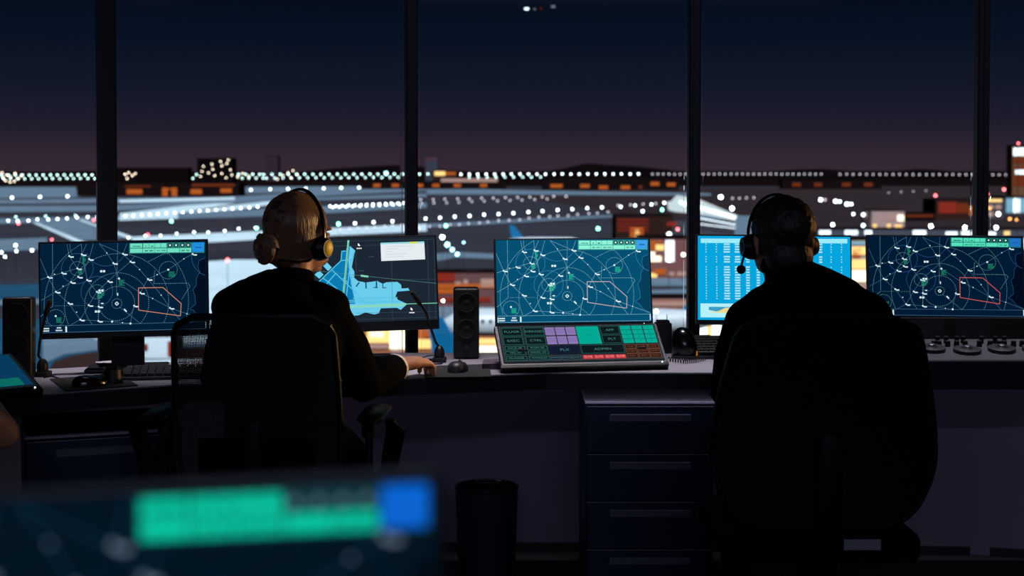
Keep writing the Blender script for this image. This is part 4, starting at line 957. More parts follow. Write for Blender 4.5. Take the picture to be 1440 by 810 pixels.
sh_ = MB(); sh_.loft([(V(-1.62, 3.33, .49), .20, .15), (V(-1.62, 3.34, .70), .165, .12), (V(-1.62, 3.35, .90), .175, .115), (V(-1.62, 3.36, 1.0), .14, .09), (V(-1.617, 3.38, 1.05), .065, .062)], 22, up=(0, 1, 0))
sh_.limb([V(-1.47, 3.36, .95), sR.lerp(eR, .4)], [.065, .058]).limb([V(-1.77, 3.36, .95), sL.lerp(eL, .4)], [.065, .058]); fused(sh_, 'polo_shirt', M_suit, third, .009, 4)
tr = MB(); legs(tr, V(-1.62, 3.34, .57), .14, 1.18, 3.76 - TY, False); fused(tr, 'trousers', M_suit, third, .012, 3)
MB().ball((0, -.020, .032), (.084, .100, .086), M=T3 @ H3).ball((0, -.05, -.03), (.065, .05, .06), M=T3 @ H3).build('hair', M_brown, third, smooth=True)
for s in (-1, 1):
    a = V(-1.62 + s * .14, 3.78, .09); MB().limb([a + Vector((0, -.03, -.05)), a + Vector((0, .14, -.055))], [.037, .03]).build('shoe', M_gloss, third, smooth=True)
chair('black office chair at the left edge of the room', (-1.62, 3.14, 0), R(-4), .40, .43, .97, False, False)

# ------------------------------------------------------------------ laptop in the foreground, on a tall counter
ct = thing('tall_counter', 'tall dark counter in the foreground under the near screen', 'counter', (-0.20, 0.55, 0))
MB().box((0, 0, 1.015), (0.80, 0.42, 0.03), bev=0.004).build('worktop', M_edge, ct); MB().box((0, 0.02, 0.50), (0.76, 0.34, 1.0)).build('plinth', M_wall, ct)
nearm = thing('near_screen', 'blurred near screen with a green and blue toolbar', 'monitor', (-0.164, 0.66, 1.03), 0)
Ln = Matrix.Translation((-0.0002, -0.045, 0.1035)) @ Matrix.Rotation(R(-4), 4, 'X') @ Matrix.Rotation(R(-2.6), 4, 'Y') @ Matrix.Rotation(R(4), 4, 'Z')
Wd, Hd = 0.269, 0.162
MB().box((0, 0.006, 0), (Wd + .008, 0.010, Hd + .008), bev=0.003).build('housing', M_black, nearm, Ln)
s_ = MB().box((0, 0, 0), (Wd, 0.002, Hd)).build('screen', RM_near['screen'], nearm, Ln)
dr = Draw(RADAR_Q, Wd, Hd); radar(dr)
for nm, (mb, dy) in dr.L.items(): layer(mb, nm, RM_near[nm], s_, Matrix.Translation((0, -0.0012, 0)))
MB().box((0, 0.03, 0.008), (0.20, 0.14, 0.014), bev=0.005).build('stand_base', M_black, nearm); MB().box((0, 0.0, 0.06), (0.04, 0.014, 0.11), bev=0.003).build('stand', M_black, nearm)

# desk lamp past the right edge of the frame, and ceiling housings added for the fills
t = thing('desk_lamp', 'small desk lamp past the right end of the mixing console', 'lamp', (2.14, 4.96, DZ))
MB().cyl((0, 0, 0), (0, 0, .015), .07, n=24).build('base', M_black, t, smooth=True); MB().tube([(0, 0, .01), (.02, .01, .25), (.03, .02, .52), (-.02, -.02, .575)], .007, 8).build('arm', M_black, t, smooth=True)
MB().cyl((-.03, -.03, .57), (-.10, -.05, .565), .035, .06, n=24, caps=False).build('shade', M_frame, t, smooth=True)
t = thing('linear_light', 'long slim housing added for the unseen fill over the desk edge', 'lamp', (0.1, 4.64, 2.95)); MB().box((0, 0, -.012), (4.1, .16, .024)).build('housing', M_frame, t)
t = thing('ceiling_strip_light', 'slim ceiling housing added for the unseen fill at the back', 'lamp', (0.3, -1.98, 2.95)); MB().box((0, 0, -.015), (3.1, .12, .03), bev=.004).build('housing', M_frame, t)

# ------------------------------------------------------------------ the airfield below
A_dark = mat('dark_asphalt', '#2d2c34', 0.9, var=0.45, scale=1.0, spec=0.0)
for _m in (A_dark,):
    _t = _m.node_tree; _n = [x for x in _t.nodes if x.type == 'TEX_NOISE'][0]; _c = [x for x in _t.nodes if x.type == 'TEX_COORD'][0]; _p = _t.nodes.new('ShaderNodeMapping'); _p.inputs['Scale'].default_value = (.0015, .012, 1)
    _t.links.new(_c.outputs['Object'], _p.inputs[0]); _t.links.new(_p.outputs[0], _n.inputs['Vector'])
A_mid = mat('lit_grey_taxiway', '#5a6878', 0.9, var=0.25, scale=0.03, spec=0.0)  # dimmer lit bands of ground, their light put into the grey
A_white = mat('floodlit_pale_concrete', '#b4c2cc', 0.85, var=0.2, scale=0.02, spec=0.0)  # pale strips and pools of field light put into one colour
A_blue = mat('blue_lit_apron', '#1c4058', 0.85, var=0.3, scale=0.04, spec=0.0)  # bluish light on the apron put into its colour
A_red = mat('reddish_tarmac', '#30201f', 0.9, var=0.2, scale=0.05, spec=0.0)
A_land = mat('dark_scrub_land', '#100809', 1.0, var=0.3, scale=0.002, spec=0.0)
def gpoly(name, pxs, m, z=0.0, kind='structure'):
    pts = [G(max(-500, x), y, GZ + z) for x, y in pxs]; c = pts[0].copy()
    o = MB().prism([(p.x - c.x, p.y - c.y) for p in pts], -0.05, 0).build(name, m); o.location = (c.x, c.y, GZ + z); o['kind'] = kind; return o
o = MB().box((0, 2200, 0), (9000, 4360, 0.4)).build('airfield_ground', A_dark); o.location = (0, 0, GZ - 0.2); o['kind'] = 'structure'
o = MB().box((0, 17000, 0), (30000, 26000, 0.4)).build('distant_ground', A_land); o.location = (0, 0, GZ - 1.2); o['kind'] = 'structure'
# name, outline in sight lines, surface, height of the layer
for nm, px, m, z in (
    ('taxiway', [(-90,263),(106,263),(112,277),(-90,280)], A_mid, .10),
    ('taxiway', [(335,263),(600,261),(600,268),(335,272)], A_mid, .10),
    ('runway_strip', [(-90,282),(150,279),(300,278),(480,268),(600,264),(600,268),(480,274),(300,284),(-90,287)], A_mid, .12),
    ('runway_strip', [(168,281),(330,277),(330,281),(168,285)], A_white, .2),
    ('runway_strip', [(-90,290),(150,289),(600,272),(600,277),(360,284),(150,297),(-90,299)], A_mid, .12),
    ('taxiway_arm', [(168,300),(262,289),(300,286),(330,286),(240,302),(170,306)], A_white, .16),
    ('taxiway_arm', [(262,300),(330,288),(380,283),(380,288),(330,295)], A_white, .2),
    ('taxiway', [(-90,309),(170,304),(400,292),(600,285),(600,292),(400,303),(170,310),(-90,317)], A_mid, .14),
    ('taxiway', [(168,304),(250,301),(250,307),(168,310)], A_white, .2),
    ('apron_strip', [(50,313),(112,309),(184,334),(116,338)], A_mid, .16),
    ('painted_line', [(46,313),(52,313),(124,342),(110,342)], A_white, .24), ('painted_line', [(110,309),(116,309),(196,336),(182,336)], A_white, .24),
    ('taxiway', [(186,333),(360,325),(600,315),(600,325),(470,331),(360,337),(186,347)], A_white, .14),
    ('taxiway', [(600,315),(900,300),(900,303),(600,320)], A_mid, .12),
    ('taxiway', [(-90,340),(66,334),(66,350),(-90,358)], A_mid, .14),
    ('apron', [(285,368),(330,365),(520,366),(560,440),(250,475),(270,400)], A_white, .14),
    ('blue_lit_patch', [(-90,402),(70,399),(70,426),(-90,432)], A_blue, .14), ('apron', [(-90,424),(70,420),(70,427),(-90,432)], A_mid, .2),
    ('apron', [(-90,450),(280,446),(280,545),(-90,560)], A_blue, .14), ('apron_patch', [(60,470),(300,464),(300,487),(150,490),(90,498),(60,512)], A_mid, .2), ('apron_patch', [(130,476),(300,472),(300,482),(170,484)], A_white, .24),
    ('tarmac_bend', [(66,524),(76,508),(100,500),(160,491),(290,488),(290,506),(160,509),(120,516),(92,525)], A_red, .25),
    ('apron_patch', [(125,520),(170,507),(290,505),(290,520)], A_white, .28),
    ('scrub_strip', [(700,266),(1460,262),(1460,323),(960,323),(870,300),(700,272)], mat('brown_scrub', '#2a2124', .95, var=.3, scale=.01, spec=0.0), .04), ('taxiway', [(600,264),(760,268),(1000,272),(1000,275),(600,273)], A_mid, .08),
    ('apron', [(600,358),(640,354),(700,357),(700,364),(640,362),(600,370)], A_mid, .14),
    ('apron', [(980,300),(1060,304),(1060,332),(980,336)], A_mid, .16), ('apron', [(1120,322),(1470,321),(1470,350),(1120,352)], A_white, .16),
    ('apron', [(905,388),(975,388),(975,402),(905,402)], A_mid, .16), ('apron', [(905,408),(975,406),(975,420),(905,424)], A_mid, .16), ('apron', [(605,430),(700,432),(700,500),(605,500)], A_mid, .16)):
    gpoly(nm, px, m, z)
# hills on the horizon
M_hill = mat('far_hill', '#0a0608', 1.0, var=0.2, scale=0.001, spec=0.0)
def hill(px, Y, base=262):
    pts = [P(x, y, Y) for x, y in px]; mb = MB(); t = bmesh.new()
    fr_, bk, lo, lb = [], [], [], []
    for p in pts:
        fr_.append(t.verts.new((p.x, Y, GZ))); bk.append(t.verts.new((p.x, Y + 900, p.z))); lb.append(t.verts.new((p.x, Y + 2600, GZ)))
    for r1, r2 in ((fr_, bk), (bk, lb)):
        for k_ in range(len(pts) - 1): t.faces.new((r1[k_], r1[k_ + 1], r2[k_ + 1], r2[k_]))
    mb._merge(t); return mb
hh = lambda px, Y: [(x, y) for x, y in px]
def ridge(x0, x1, y0, amp, seed):
    r_ = random.Random(seed); return [(x0 + (x1 - x0) * k_ / 40, y0 - amp * r_.random()) for k_ in range(41)]
for lb, px, Y in (('low dark ridge along the whole horizon', ridge(-200, 1640, 241.5, 2.0, 4), 9000), ('far hill with a flat-topped peak right of the middle post', [(770,241),(800,236),(828,229.5),(838,228.5),(870,231),(905,232.5),(940,236),(985,241)], 11000),
                  ('faint far hill rising left of the second window post', [(400,241),(450,236),(500,233),(540,231),(565,232),(600,236),(640,241)], 11000), ('low far hill near the right window post', [(1110,241),(1160,237.5),(1195,237),(1240,240),(1310,240),(1340,237),(1365,238),(1400,241)], 11000)):
    o = hill(px, Y - 900).build('hill', M_hill); tag(o, lb, 'hill')
    # peaks sit 900 m behind the foot

# ---- field lamps
LM = {}
def lampmesh(key, color, s, mast):
    if (key, mast) in LM: return LM[(key, mast)]
    mb = MB(); mb.ball((0, 0, 0), 1.0, u=10, v=6); me = bpy.data.meshes.new('lamp'); mb.bm.to_mesh(me); mb.bm.free(); me.materials.append(glow('lamp_' + key, color, s))
    me.shade_smooth(); LM[(key, mast)] = me; return me
M_mast = mat('lamp_mast_paint', '#070708', .8)
FAR = []
def lamp(px, py, key, Y=None, r=1.15, label='', group=None, height=3.0, name='field_lamp', far=False):
    col = dict(w=('#eefcff', 9), ww=('#ffe8cc', 7), g=('#8cffe0', 10), r=('#ff6a70', 9), o=('#ffa050', 6), dim=('#c8c0cc', 3.0), b=('#a8e8ff', 8), tw=('#ccf4ee', 7), W=('#f4fbff', 22))[key]
    if Y is None: p = G(px, py, GZ + height)
    else: p = P(px, py, Y)
    d = p.y; rad = r * d / F_PX
    if far: FAR.append((p, rad, key, col)); return
    o = bpy.data.objects.new(name, lampmesh(key, col[0], col[1], 0)); COL.objects.link(o); o.location = p; o.scale = (rad, rad, rad)
    h = p.z - GZ
    if not ('mast' in LM):
        mm = MB().cyl((0, 0, -1), (0, 0, 0), 1, .7, n=5); me = bpy.data.meshes.new('mast'); mm.bm.to_mesh(me); mm.bm.free(); me.materials.append(M_mast); LM['mast'] = me
    m_ = bpy.data.objects.new('mast', LM['mast']); COL.objects.link(m_); m_.parent = o; mr = max(0.10, min(.25, h * .012)); m_.scale = (mr / rad, mr / rad, h / rad)
    tag(o, label, 'light', group); return o
G1 = 'white lamps of the long double row on the horizon'
def row(x0, x1, n, y0, y1, key, label, group, Y=None, jit=0.25, r=1.15, height=3.0, skip=(), far=False):
    rr = random.Random(int(x0 * 7 + y0)); cnt = 0
    for k_ in range(n):
        q = k_ / max(1, n - 1); x = x0 + (x1 - x0) * q
        if any(a < x < b for a, b in skip): continue
        cnt += 1; od = '%d%s from the left' % (cnt, 'th' if 10 < cnt % 100 < 14 else {1: 'st', 2: 'nd', 3: 'rd'}.get(cnt % 10, 'th'))
        lamp(x + rr.uniform(-jit, jit), y0 + (y1 - y0) * q + rr.uniform(-jit, jit) * .5, key, Y, r, label + (', ' + od if n > 1 else ''), group, height, 'field_lamp', far)
HL = 'white lamp of the horizon row'; HL2 = 'one white lamp of the lower row just under the horizon row'
row(2, 365, 38, 246.3, 245.2, 'tw', HL + ', left part', G1 + ', upper left', 6000); row(5, 370, 38, 251.3, 250.5, 'tw', '', None, 5600, far=True)
row(371, 566, 18, 245.2, 244.8, 'tw', HL + ', from woman to second post', G1 + ', upper middle', 6000); row(375, 560, 17, 250.5, 249.5, 'tw', '', None, 5600, far=True)
row(590, 602, 2, 244.8, 244.8, 'tw', HL + ', just right of the second post', G1 + ', by the second post', 6000); row(648, 898, 22, 245, 244.6, 'w', HL + ', bright stretch before the far hill', G1 + ', bright middle', 6000); row(660, 760, 9, 249.5, 249, 'tw', '', None, 5600, far=True)
row(917, 1155, 31, 244.8, 244.8, 'dim', '', None, 6500, r=1.2, far=True); row(1181, 1424, 27, 245, 245.8, 'dim', '', None, 6500, r=1.2, skip=((1368, 1392),), far=True)
# warm town lights
for i, (x, y) in enumerate(((3,243),(9,246),(15,249),(21,244),(26,251),(8,254),(14,256),(30,247),(4,250),(20,255),(176,245),(181,243),(186,247),(179,251),(190,244))): lamp(x, y, 'ww', 5400, 1.1, far=True)
for i, (x, y) in enumerate(((286,234),(284,241),(298,231),(299,238),(310,227),(312,233),(321,225),(319,230),(324,239),(282,248),(293,243),(302,247),(312,244),(318,250),(326,246),(334,249),(341,244),(350,248),(405,243),(412,240),(418,246),(409,250),(398,247),(390,252))): lamp(x, y, 'ww', 5300, 1.0, far=True)
# rows across the field
row(17, 95, 3, 278, 276, 'w', 'large white lamp of the sparse row at far left', 'sparse far-left lamps', r=1.6); row(380, 505, 6, 266, 264, 'w', 'large white lamp of the sparse row above the woman\'s head', 'sparse lamps above the woman', r=1.4, height=8); row(353, 354, 1, 267, 267, 'w', 'white lamp at the left end of the sparse row above the woman', None, r=1.4)
row(12, 150, 11, 311, 304, 'w', 'white taxiway lamp left of the left post', 'taxiway lamps left of the left post', r=1.35, jit=1.2); row(22, 148, 4, 305, 302, 'tw', 'dimmer lamp above the left taxiway row', 'dimmer lamps over the left taxiway row', r=1.1)
row(176, 362, 17, 304, 291, 'w', 'white lamp of the row between the left post and the woman', 'taxiway lamps between left post and woman', r=1.2, jit=.5)
row(464, 568, 13, 290, 285.5, 'w', 'white lamp of the dense row right of the woman\'s head', 'dense lamps right of the woman', r=1.25, jit=.4); row(468, 562, 11, 291.5, 287.5, 'w', 'lower-line lamp in the dense row by her head', 'lower dense lamps right of the woman', r=1.1)
row(592, 796, 13, 281, 276, 'dim', 'pale lamp of the upper row right of the second post', 'pale upper lamps right of the second post', r=1.3, jit=.6); row(593, 770, 11, 286, 280, 'dim', 'pale lamp of the second row right of the second post', 'pale second-row lamps right of the post', r=1.2, jit=.8)
row(499, 552, 3, 314, 311, 'w', 'bright lamp of the near row just left of the second post', 'bright near lamps left of the second post', r=1.6); row(598, 846, 13, 307.5, 291.5, 'w', 'bright lamp of the near row right of the second post', 'bright near lamps right of the second post', r=1.55, jit=.5)
row(479, 565, 8, 323, 316, 'dim', 'pale lamp under the bright near row left of the second post', 'pale lamps under the near row, left', r=1.3, jit=1.2); row(590, 855, 20, 320, 298, 'dim', 'pale lamp under the near row right of second post', 'pale lamps under the near row, right', r=1.25, jit=1.6)
row(182, 360, 9, 334, 321, 'w', 'white lamp on the pale taxiway left of the woman', 'lamps on the pale taxiway', r=1.3, jit=2.2)
row(869, 940, 5, 289, 285, 'dim', 'pale lamp above the dark striped building', 'pale lamps above the striped building', r=1.3); row(874, 935, 4, 291, 286, 'w', 'white lamp beside the dark striped building', 'white lamps by the striped building', r=1.5, jit=2)
row(1030, 1060, 4, 279, 278, 'dim', 'pale lamp left of the man\'s headset', 'pale lamps left of the man', r=1.2); row(1250, 1302, 4, 271, 268, 'dim', 'faint pale lamp in the dark field right of the man', 'faint lamps right of the man', r=.8)
for x, y, k_, r_, lb in ((26,314,'r',1.8,'red lamp on the taxiway row at the far left'),(132,309.5,'r',1.7,'red lamp on the taxiway row just left of the left post'),(208,330,'r',1.6,'red lamp on the pale taxiway above the far-left monitor'),(73,337,'r',1.5,'red lamp touching the top of the far-left monitor'),(320,366,'r',2.6,'large red lamp left of the hair bun'),(871,302,'r',1.8,'red lamp left of the striped building'),(953,322.5,'r',2.0,'pink-red lamp left of the third post'),(1315.5,275,'r',1.8,'red lamp on the dark hangar roof'),(1412,266.5,'r',1.9,'red lamp left of the control tower'),(1432,201.5,'r',1.4,'red beacon on top of the control tower'),(1389,273,'r',1.3,'small red lamp right of the right post'),
    (241,311,'g',2.0,'green lamp between the left post and the woman'),(361,321,'g',1.8,'green lamp touching the woman\'s hair'),(627,317.5,'g',2.2,'green lamp right of the second post'),(841,321.5,'g',2.3,'single green lamp right of the blue tail fin'),(931,295,'g',1.9,'green lamp near the striped building'),(476,315,'g',2.2,'green-white lamp right of the woman\'s face'),
    (22,345,'w',1.9,'upper lamp of the small cluster above the left speaker'),(2,355,'w',1.6,'leftmost lamp of the cluster above the left speaker'),(23,353,'w',1.6,'middle lamp of the cluster above the left speaker'),(45,352,'w',1.7,'rightmost lamp of the cluster above the left speaker'),(7,361,'w',1.5,'lowest lamp of the cluster above the left speaker'),
    (1013.5,277,'W',2.4,'large white floodlight over the lit concourse'),(1029.5,293,'W',2.4,'large white floodlight between concourse and man'),(1228,297,'W',2.3,'large floodlight above the mast lights right of the man'),(1171,316,'W',1.9,'floodlight just right of the man\'s headset'),(1214,317,'w',2.0,'white floodlight left of the pink building'),(1309,318,'W',2.2,'floodlight above the far-right monitor toolbar'),(1357,320,'W',2.3,'floodlight left of the right post'),(1401,320,'W',2.2,'floodlight right of the right post'),(1200,301,'w',1.6,'small oval lamp right of the man'),(1214,302,'w',2.0,'oval lamp left of the large floodlight'),
    (1154,281,'w',2.2,'leftmost of three stepped elongated lamps right of the man'),(1175,283,'w',2.3,'middle of three stepped elongated lamps'),(1191,287,'w',2.4,'rightmost of three stepped elongated lamps'),(1160,281,'dim',1.6,'pale lamp beside the leftmost stepped lamp'),(1181,283.5,'w',1.7,'small lamp beside the middle stepped lamp'),(1197,287,'w',1.7,'small lamp beside the rightmost stepped lamp'),
    (543,243.8,'b',2.4,'large pale-blue lamp over the horizon row left of the second post'),(622,333.5,'W',2.6,'blinding lamp right of the airport map monitor'),(629,344,'b',3.2,'big blue-white lamp below the blinding one'),(636,351,'b',2.6,'pale-blue lamp left of the taxiing lamp'),(643,357.5,'b',2.4,'lowest pale-blue lamp right of the map monitor'),(652,341,'b',1.4,'small blue lamp right of the second post'),
    (923,438,'W',2.1,'round white lamp over the radio box'),(941,330,'w',3.2,'tall white lamp inside the lit stairwell, upper'),(942,350,'w',3.6,'tall white lamp inside the lit stairwell, middle'),(941,365,'w',3.0,'tall white lamp inside the lit stairwell, lower'),(961,333,'w',2.2,'white lamp just left of the third post, upper'),(961,358,'w',2.3,'white lamp just left of the third post, lower'),(904,297,'w',1.8,'white lamp above the striped building roof'),
    (1392,293,'o',1.6,'orange lamp right of the right post'),(1404,301,'W',2.2,'white glare at the foot of the glass building'),(1420,308,'o',1.8,'orange lamp right of the floodlight, left one'),(1430,309,'o',1.8,'orange lamp right of the floodlight, right one'),(623,423,'W',1.5,'small white lamp left of the two-cone speaker')):
    lamp(x, y, k_, 5900 if y == 243.8 else (P(1432, 300, 700).y if y < 240 else None), r_, lb, None, 10.0)

keys_ = sorted({f[2] for f in FAR}); bmf = bmesh.new()
for p, rad, key, col in FAR:
    q = bmesh.ops.create_icosphere(bmf, subdivisions=1, radius=rad, matrix=Matrix.Translation(p))
    for fc in {f for v in q['verts'] for f in v.link_faces}: fc.material_index = keys_.index(key)
    q = bmesh.ops.create_cone(bmf, cap_ends=False, segments=4, radius1=.3, radius2=.3, depth=p.z - GZ, matrix=Matrix.Translation((p.x, p.y, (p.z + GZ) / 2)))
    for fc in {f for v in q['verts'] for f in v.link_faces}: fc.material_index = len(keys_)
me = bpy.data.meshes.new('far_lamps'); bmf.to_mesh(me); bmf.free()
for key in keys_: me.materials.append(glow('lamp_' + key, dict(tw='#ccf4ee', dim='#c8c0cc', ww='#ffe8cc')[key], dict(tw=7, dim=3.0, ww=7)[key]))
me.materials.append(M_mast); o = bpy.data.objects.new('far_lamps', me); COL.objects.link(o); o['kind'] = 'stuff'; tag(o, 'smallest lamps and warm town lights strung along the horizon', 'lights')
# ---- buildings
M_bdark = mat('dark_facade', '#140c0d', .9, spec=0.0); M_bbrown = mat('brown_facade', '#2c1a17', .9, spec=0.0); M_bgray = mat('grey_facade', '#3c3a42', .9, spec=0.0)
WIN = dict(o=glow('orange_window', '#c8642a', .9), y=glow('yellow_window', '#ffcf80', 1.6), c=glow('cream_window', '#fff0d0', 2.0), w=glow('white_window', '#e8f6ff', 2.2), b=glow('blue_window', '#8ac4e0', .9), r=glow('red_glow_panel', '#9a3428', .8), do=glow('dim_orange_window', '#8a3c22', .7), p=glow('pink_glow_panel', '#c09a90', .9))  # glow stands for light on facades as well as windows
def building(label, x0, x1, yt, yb, m, wins, depth=30, Y=None, roof=True):
    a = G(x0, yb, GZ); Y = a.y if Y is None else Y
    A, B_ = P(x0, yt, Y), P(x1, yt, Y); z1 = A.z; w_ = B_.x - A.x; cx_ = (A.x + B_.x) / 2; h = z1 - GZ
    t = thing('building', label, 'building', (cx_, Y + depth / 2, GZ))
    MB().box((0, 0, h / 2), (w_, depth, h)).build('walls', m, t)
    if roof: MB().box((0, 0, h + .15 + h * .01), (w_ * 1.01, depth * 1.01, .3 + h * .02)).build('roof', M_bdark, t)
    for wx0, wx1, wy0, wy1, c in wins:
        p0, p1 = P(wx0, wy0, Y), P(wx1, wy1, Y)
        p1z = max(p1.z, GZ + .2)
        MB().box(((p0.x + p1.x) / 2 - cx_, -depth / 2 - .15, (p0.z + p1z) / 2 - GZ), (abs(p1.x - p0.x), .3, abs(p0.z - p1z))).build('window', WIN[c], t)  # also glowing panels added for floodlit facade bands
    return t
W_ = lambda xs, y0, y1, w_, c: [(x - w_ / 2, x + w_ / 2, y0, y1, c) for x in xs]
building('long low building with four orange-lit bays left of the woman', 108, 336, 258, 276, M_bdark, [(178,200,266,273,'o'),(228,236,264,276,'o'),(241,249,264,276,'o'),(232,246,265,267,'o'),(268,284,266,273,'o'),(310,326,265,271,'o'),(270,330,258.5,262,'do'),(176,212,261,263,'do')], 60)
building('dark wide building on the skyline behind the left post', 150, 265, 236, 262, mat('skyline_block', '#0c0708', 1, spec=0.0), [], 60, 5500)
building('dark tower block covered in warm lamps on the skyline', 277, 327, 223, 262, M_hill, [], 80, 5500)
building('slim dark tower on the skyline above the woman', 373, 391, 220, 262, mat('far_tower', '#2c222a', 1, spec=0.0), [], 60, 7000)
building('round-shouldered dark tower on the skyline right of the second post', 598, 616, 221, 262, mat('far_tower2', '#343440', 1, spec=0.0), [(600,614,223,224.5,'do')], 60, 7000)
building('dark tower on the skyline behind the second post', 563, 580, 220, 262, mat('far_tower', '#2c222a', 1, spec=0.0), [], 60, 7000)
building('distant lit hangar with a yellow sign left of the bright lamp row', 608, 642, 240, 258, M_bbrown, [(611,626,241,247,'y'),(626,641,242,246,'o')], 40, 5000)
building('low dark terminal with dim orange bays around the second post', 508, 712, 255, 266, M_bdark, W_((530,556,590,613,643,680), 258.5, 263, 10, 'o') + [(620,700,251,256,'p')], 40)
building('low dark terminal with orange bays below the bright lamp row', 762, 955, 251, 267, M_bdark, [(774,791,259,264,'o'),(816,829,259,264,'o'),(842,855,261,266,'o'),(873,886,261,266,'o'),(898,903,261,265,'do'),(915,927,256,261,'o'),(938,950,257,262,'o')], 40)
building('low dark terminal with four dim orange bays above the man', 1100, 1240, 254, 266, M_bdark, [(1114,1126,257,262,'do'),(1145,1156,257,262,'do'),(1184,1196,257,262,'do'),(1215,1227,257,262,'do')], 40)
for k_ in range(1):
    building('control tower shaft lit orange with two rows of white lights', 1424, 1452, 206, 300, mat('orange_lit_shaft', '#5a3414', .9), [(1425,1452,208,219,'w'),(1425,1452,222,230,'do'),(1428,1452,239,245,'w'),(1425,1452,234,238,'do'),(1425,1452,246,262,'do'),(1434,1452,212,218,'y')], 18)  # orange floodlight put into the shaft colour and glowing panels
building('glass-fronted building glowing blue-white at the right edge', 1413, 1460, 277, 302, M_bgray, [(1415,1424,279,299,'b'),(1425,1434,279,299,'w'),(1435,1444,279,299,'b'),(1445,1456,279,299,'w')], 40)
building('pink-windowed office right beside the right post', 1386, 1412, 279, 308, M_bgray, [(1388,1409,280,284,'y'),(1389,1397,288,294,'p'),(1400,1408,288,294,'p'),(1389,1397,298,304,'p'),(1400,1408,298,304,'p')], 30)
building('dark hangar with a dull orange facade left of the right post', 1316, 1384, 281, 309, M_bbrown, [(1320,1345,284,300,'r'),(1363,1370,290,303,'o'),(1346,1361,286,300,'do')], 40)
building('low dark shed left of the dull orange hangar', 1268, 1316, 300, 311, M_bdark, [(1275,1312,302,305,'do')], 30)
building('pink stone office with two rows of warm lamps right of the man', 1226, 1272, 297, 323, mat('pink_stone', '#8a6a66', .9), W_((1240,1249,1256), 304, 310, 6, 'p') + [(1262,1271,302,311,'c')] + W_((1230,1250), 315, 320, 5, 'y') + [(1258,1268,316,321,'y')], 30)
building('long white-lit pier behind the cyan and far-right monitors', 1150, 1460, 323, 336, M_bgray, [(1152,1168,324,330,'w'),(1188,1206,324,330,'w'),(1216,1226,324,330,'w'),(1284,1302,324,331,'w'),(1330,1346,326,331,'w'),(1352,1366,325,331,'w'),(1390,1400,326,331,'w'),(1412,1420,325,331,'y')], 30)
building('dark brown building with dim horizontal stripes left of the third post', 866, 946, 304, 345, M_bbrown, [(868,912,y,y + 2.2,'r') for y in (308, 313, 318, 323)] + [(886,905,320,334,'o'),(893,899,322,336,'y'),(938,952,312,318,'r')], 30)
building('tall lit concourse block behind the centre monitor, cream and orange windows', 902, 972, 336, 392, mat('rosy_wall', '#6a3c38', .9), [(915,922,338,352,'o'),(922,934,344,352,'y'),(914,921,354,366,'c'),(924,931,338,342,'o'),(914,930,360,368,'c'),(920,936,378,386,'o'),(914,924,384,390,'y'),(936,948,338,368,'w'),(940,948,382,388,'p'),(952,964,382,388,'p')], 25)
building('pale-lit bus station below the concourse, behind the touch panel', 908, 985, 420, 452, mat('rosy_wall2', '#8a5a50', .9), [(912,985,425,430,'p'),(912,985,434,440,'do')], 12)
building('brick terminal wing glowing orange behind the two-cone speaker', 600, 700, 384, 432, mat('brick_red', '#5a3434', .9), [(604,640,384,396,'r'),(604,700,399,405,'o'),(604,672,406,413,'o'),(676,695,392,404,'p'),(604,690,418,424,'r'),(640,648,396,400,'p'),(652,658,393,399,'p')], 12)
building('cream-lit hall seen between the cyan and far-right monitors', 1188, 1232, 338, 425, mat('cream_wall', '#a08878', .9), [(1197,1221,347,358,'y'),(1199,1210,350,362,'o'),(1197,1221,365,378,'y'),(1197,1221,380,396,'c'),(1197,1221,400,408,'p'),(1197,1221,340,344,'b')], 15)
building('brightly lit departure hall below the airport map monitor', 500, 612, 446, 499, mat('warm_wall', '#8a5030', .9), [(516,548,464,482,'y'),(548,572,462,491,'c'),(520,540,464,474,'c'),(520,545,484,490,'p'),(582,596,464,476,'o'),(582,606,477,490,'y'),(596,607,464,474,'o'),(550,568,490,496,'p')], 8)
building('warm-lit hall low behind the two-cone speaker', 664, 705, 472, 499, mat('warm_wall', '#8a5030', .9), [(668,700,476,484,'y'),(668,700,486,496,'c')], 8)
building('white-lit hall beneath the cyan monitor', 980, 1030, 440, 486, mat('cream_wall', '#a08878', .9), [(983,994,456,478,'w'),(994,1000,456,478,'y'),(1001,1014,456,478,'w')], 8)
building('grey shed with a pale roof low at the left, below the far-left monitor', 200, 246, 474, 506, mat('pale_roof', '#b4bcc4', .8), [(236,244,480,500,'r'),(200,208,484,492,'do')], 8)
# concourse: floodlight on its roof put in as a white-glowing slab
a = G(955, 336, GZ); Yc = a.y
cn = thing('building', 'long concourse with a sloping floodlit white roof around the third post', 'building', (P(990, 330, Yc).x, Yc, GZ))
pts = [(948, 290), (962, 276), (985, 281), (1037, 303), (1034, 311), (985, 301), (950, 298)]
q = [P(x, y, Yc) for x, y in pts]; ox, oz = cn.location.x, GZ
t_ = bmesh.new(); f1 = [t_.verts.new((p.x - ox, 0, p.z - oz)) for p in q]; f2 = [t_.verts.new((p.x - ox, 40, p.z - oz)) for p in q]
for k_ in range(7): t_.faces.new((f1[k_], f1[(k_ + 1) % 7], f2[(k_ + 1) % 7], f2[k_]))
t_.faces.new(f1[::-1]); t_.faces.new(f2); bmesh.ops.recalc_face_normals(t_, faces=t_.faces); mb = MB(); mb._merge(t_); mb.build('glowing_roof', glow('floodlit_roof_glow', '#dcecf0', .95), cn)
MB().box((0, 20, (q[4].z - oz) / 2), ((q[3].x - q[6].x), 36, (q[4].z - oz))).build('walls', M_bgray, cn)
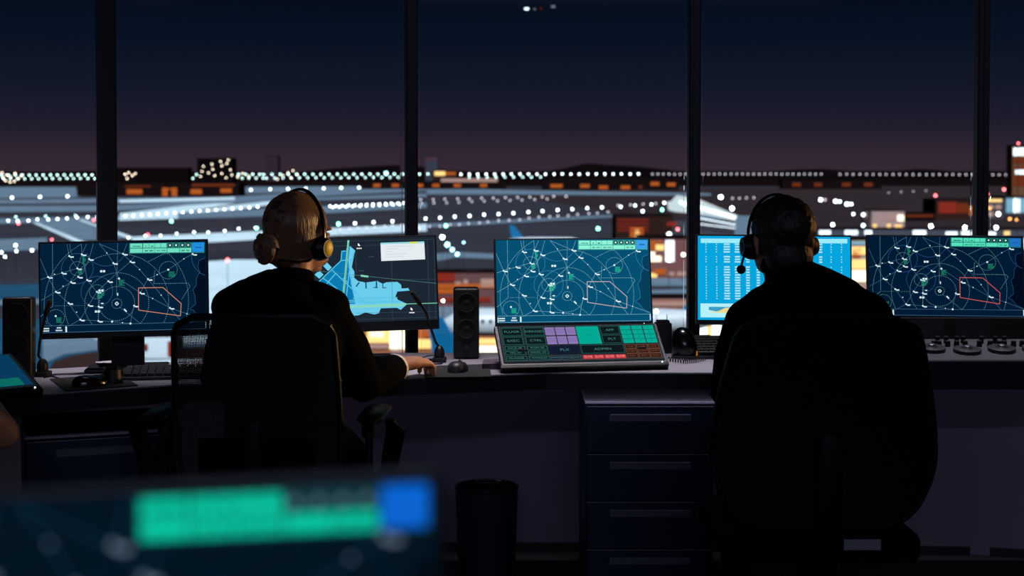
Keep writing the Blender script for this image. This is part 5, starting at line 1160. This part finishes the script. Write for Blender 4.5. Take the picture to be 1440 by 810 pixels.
for k_, (ax, ay, bx, by, th) in enumerate(((955,284,1034,306,5), (985,307,1034,316,1.6), (985,315,1034,321,1.2))):
    A, B_ = P(ax, ay, Yc), P(bx, by, Yc); A = Vector((A.x - ox, -.3, A.z - oz)); B_ = Vector((B_.x - ox, -.3, B_.z - oz)); MB().cyl(A, B_, th * Yc / F_PX / 2, n=8).build('roof_glow_strip', WIN['w'], cn)

# ---- aircraft
M_hull = mat('white_aircraft_paint', '#a8acb4', .4); M_fin = mat('blue_tail_paint', '#06608f', .4, emit='#0878b4', estr=0.0)
def aircraft(label, loc, rz, s=1.0, finm=M_fin, finz=1.0):
    t = thing('aircraft', label, 'aircraft', loc, rz); L = 19 * s; r = 2.0 * s; hz = 3.6 * s     # nose towards +x
    MB().loft([((-L, 0, hz + .9 * s), .3 * s, .4 * s), ((-L * .7, 0, hz + .35 * s), 1.3 * s, 1.4 * s), ((-L * .4, 0, hz), r, r), ((L * .7, 0, hz), r, r), ((L * .88, 0, hz - .2 * s), 1.5 * s, 1.5 * s), ((L, 0, hz - .5 * s), .3 * s, .3 * s)], 20).build('fuselage', M_hull, t, smooth=True)
    b = bmesh.new(); o_ = [(-L * .98, hz + 1 * s), (-L * 1.06, hz + 8.2 * s * finz), (-L * .92, hz + 8.2 * s * finz), (-L * .66, hz + 1.8 * s)]
    A = [b.verts.new((x, -.18 * s, z)) for x, z in o_]; B_ = [b.verts.new((x, .18 * s, z)) for x, z in o_]
    for k_ in range(4): b.faces.new((A[k_], A[(k_ + 1) % 4], B_[(k_ + 1) % 4], B_[k_]))
    b.faces.new(A[::-1]); b.faces.new(B_); bmesh.ops.recalc_face_normals(b, faces=b.faces); m_ = MB(); m_._merge(b); m_.build('tail_fin', finm, t, label='blue tail fin')
    for sy in (-1, 1):
        MB().prism([(-L * .78, sy * .5 * s), (-L * .98, sy * 6 * s), (-L * 1.04, sy * 6 * s), (-L * .96, sy * .5 * s)][::sy], hz + 1.0 * s, hz + 1.2 * s).build('tailplane', M_hull, t)
        MB().prism([(L * .28, sy * 1.5 * s), (-L * .22, sy * 17 * s), (-L * .30, sy * 17 * s), (-L * .12, sy * 1.5 * s)][::sy], hz - 1.0 * s, hz - .6 * s).build('wing', M_hull, t)
        MB().loft([((L * .20, sy * 5.8 * s, hz - 1.7 * s), .95 * s, .95 * s), ((L * .10, sy * 5.8 * s, hz - 1.7 * s), 1.1 * s, 1.1 * s), ((-L * .02, sy * 5.8 * s, hz - 1.6 * s), .6 * s, .6 * s)], 14).build('engine', M_hull, t, smooth=True)
        MB().cyl((-L * .05, sy * 3 * s, 0), (-L * .05, sy * 3 * s, hz - 1 * s), .35 * s, n=8).build('landing_gear', M_bgray, t)
        m_ = MB(); [m_.box((x * s, sy * 1.985 * s, hz + .5 * s), (.35 * s, .08 * s, .45 * s)) for x in range(-8, 14)]; w__ = m_.build('cabin_windows', M_bdark, t); w__['kind'] = 'stuff'
    MB().cyl((L * .75, 0, 0), (L * .75, 0, hz - 1 * s), .3 * s, n=8).build('landing_gear', M_bgray, t)
    return t
pf = P(716, 345, 790); aircraft('parked aircraft whose blue tail fin rises behind the centre monitor', (pf.x + 20, 790, GZ), R(-8), 1.0)
aircraft('white aircraft body passing behind the two-cone speaker and centre monitor', (16.2, 330, GZ), R(181), 1.75)
pC = P(632, 500, 232); aircraft('nearest parked aircraft, its big blue tail fin left of the two-cone speaker', (pC.x + 15.5, 240, GZ), R(-38), 1.28)
pD = P(760, 11, 1400); pl_ = thing('aircraft', 'tiny airliner flying away at the top of the night sky, lights on', 'aircraft', pD, R(90))
MB().loft([((-14, 0, 0), .3, .3), ((-9, 0, 0), 1.6, 1.6), ((12, 0, 0), 1.7, 1.7), ((15, 0, 0), .4, .4)], 12).build('fuselage', M_bdark, pl_, smooth=True)
MB().prism([(3, -1), (-3, -14.5), (-5, -14.5), (-2, -1)], -.4, 0).prism([(3, 1), (-3, 14.5), (-5, 14.5), (-2, 1)][::-1], -.4, 0).build('wings', M_bdark, pl_)
MB().box((-12, 0, 2.6), (3, .3, 4)).build('tail_fin', M_bdark, pl_)
for x, y, z, r_, k_ in ((0, 13, -.8, 1.4, 'w'), (0, 5.5, -1.2, .6, 'd'), (0, -12, .9, 1.2, 'd'), (-14.5, 0, -2.2, .8, 'p')):
    MB().ball((x, y, z), (r_, r_ * 1.5, r_ * .8)).build('navigation_light', glow('nav_' + k_, {'w': '#e0fbff', 'd': '#9aa0aa', 'p': '#8a3048'}[k_], {'w': 3.5, 'd': 1.2, 'p': .6}[k_]), pl_)
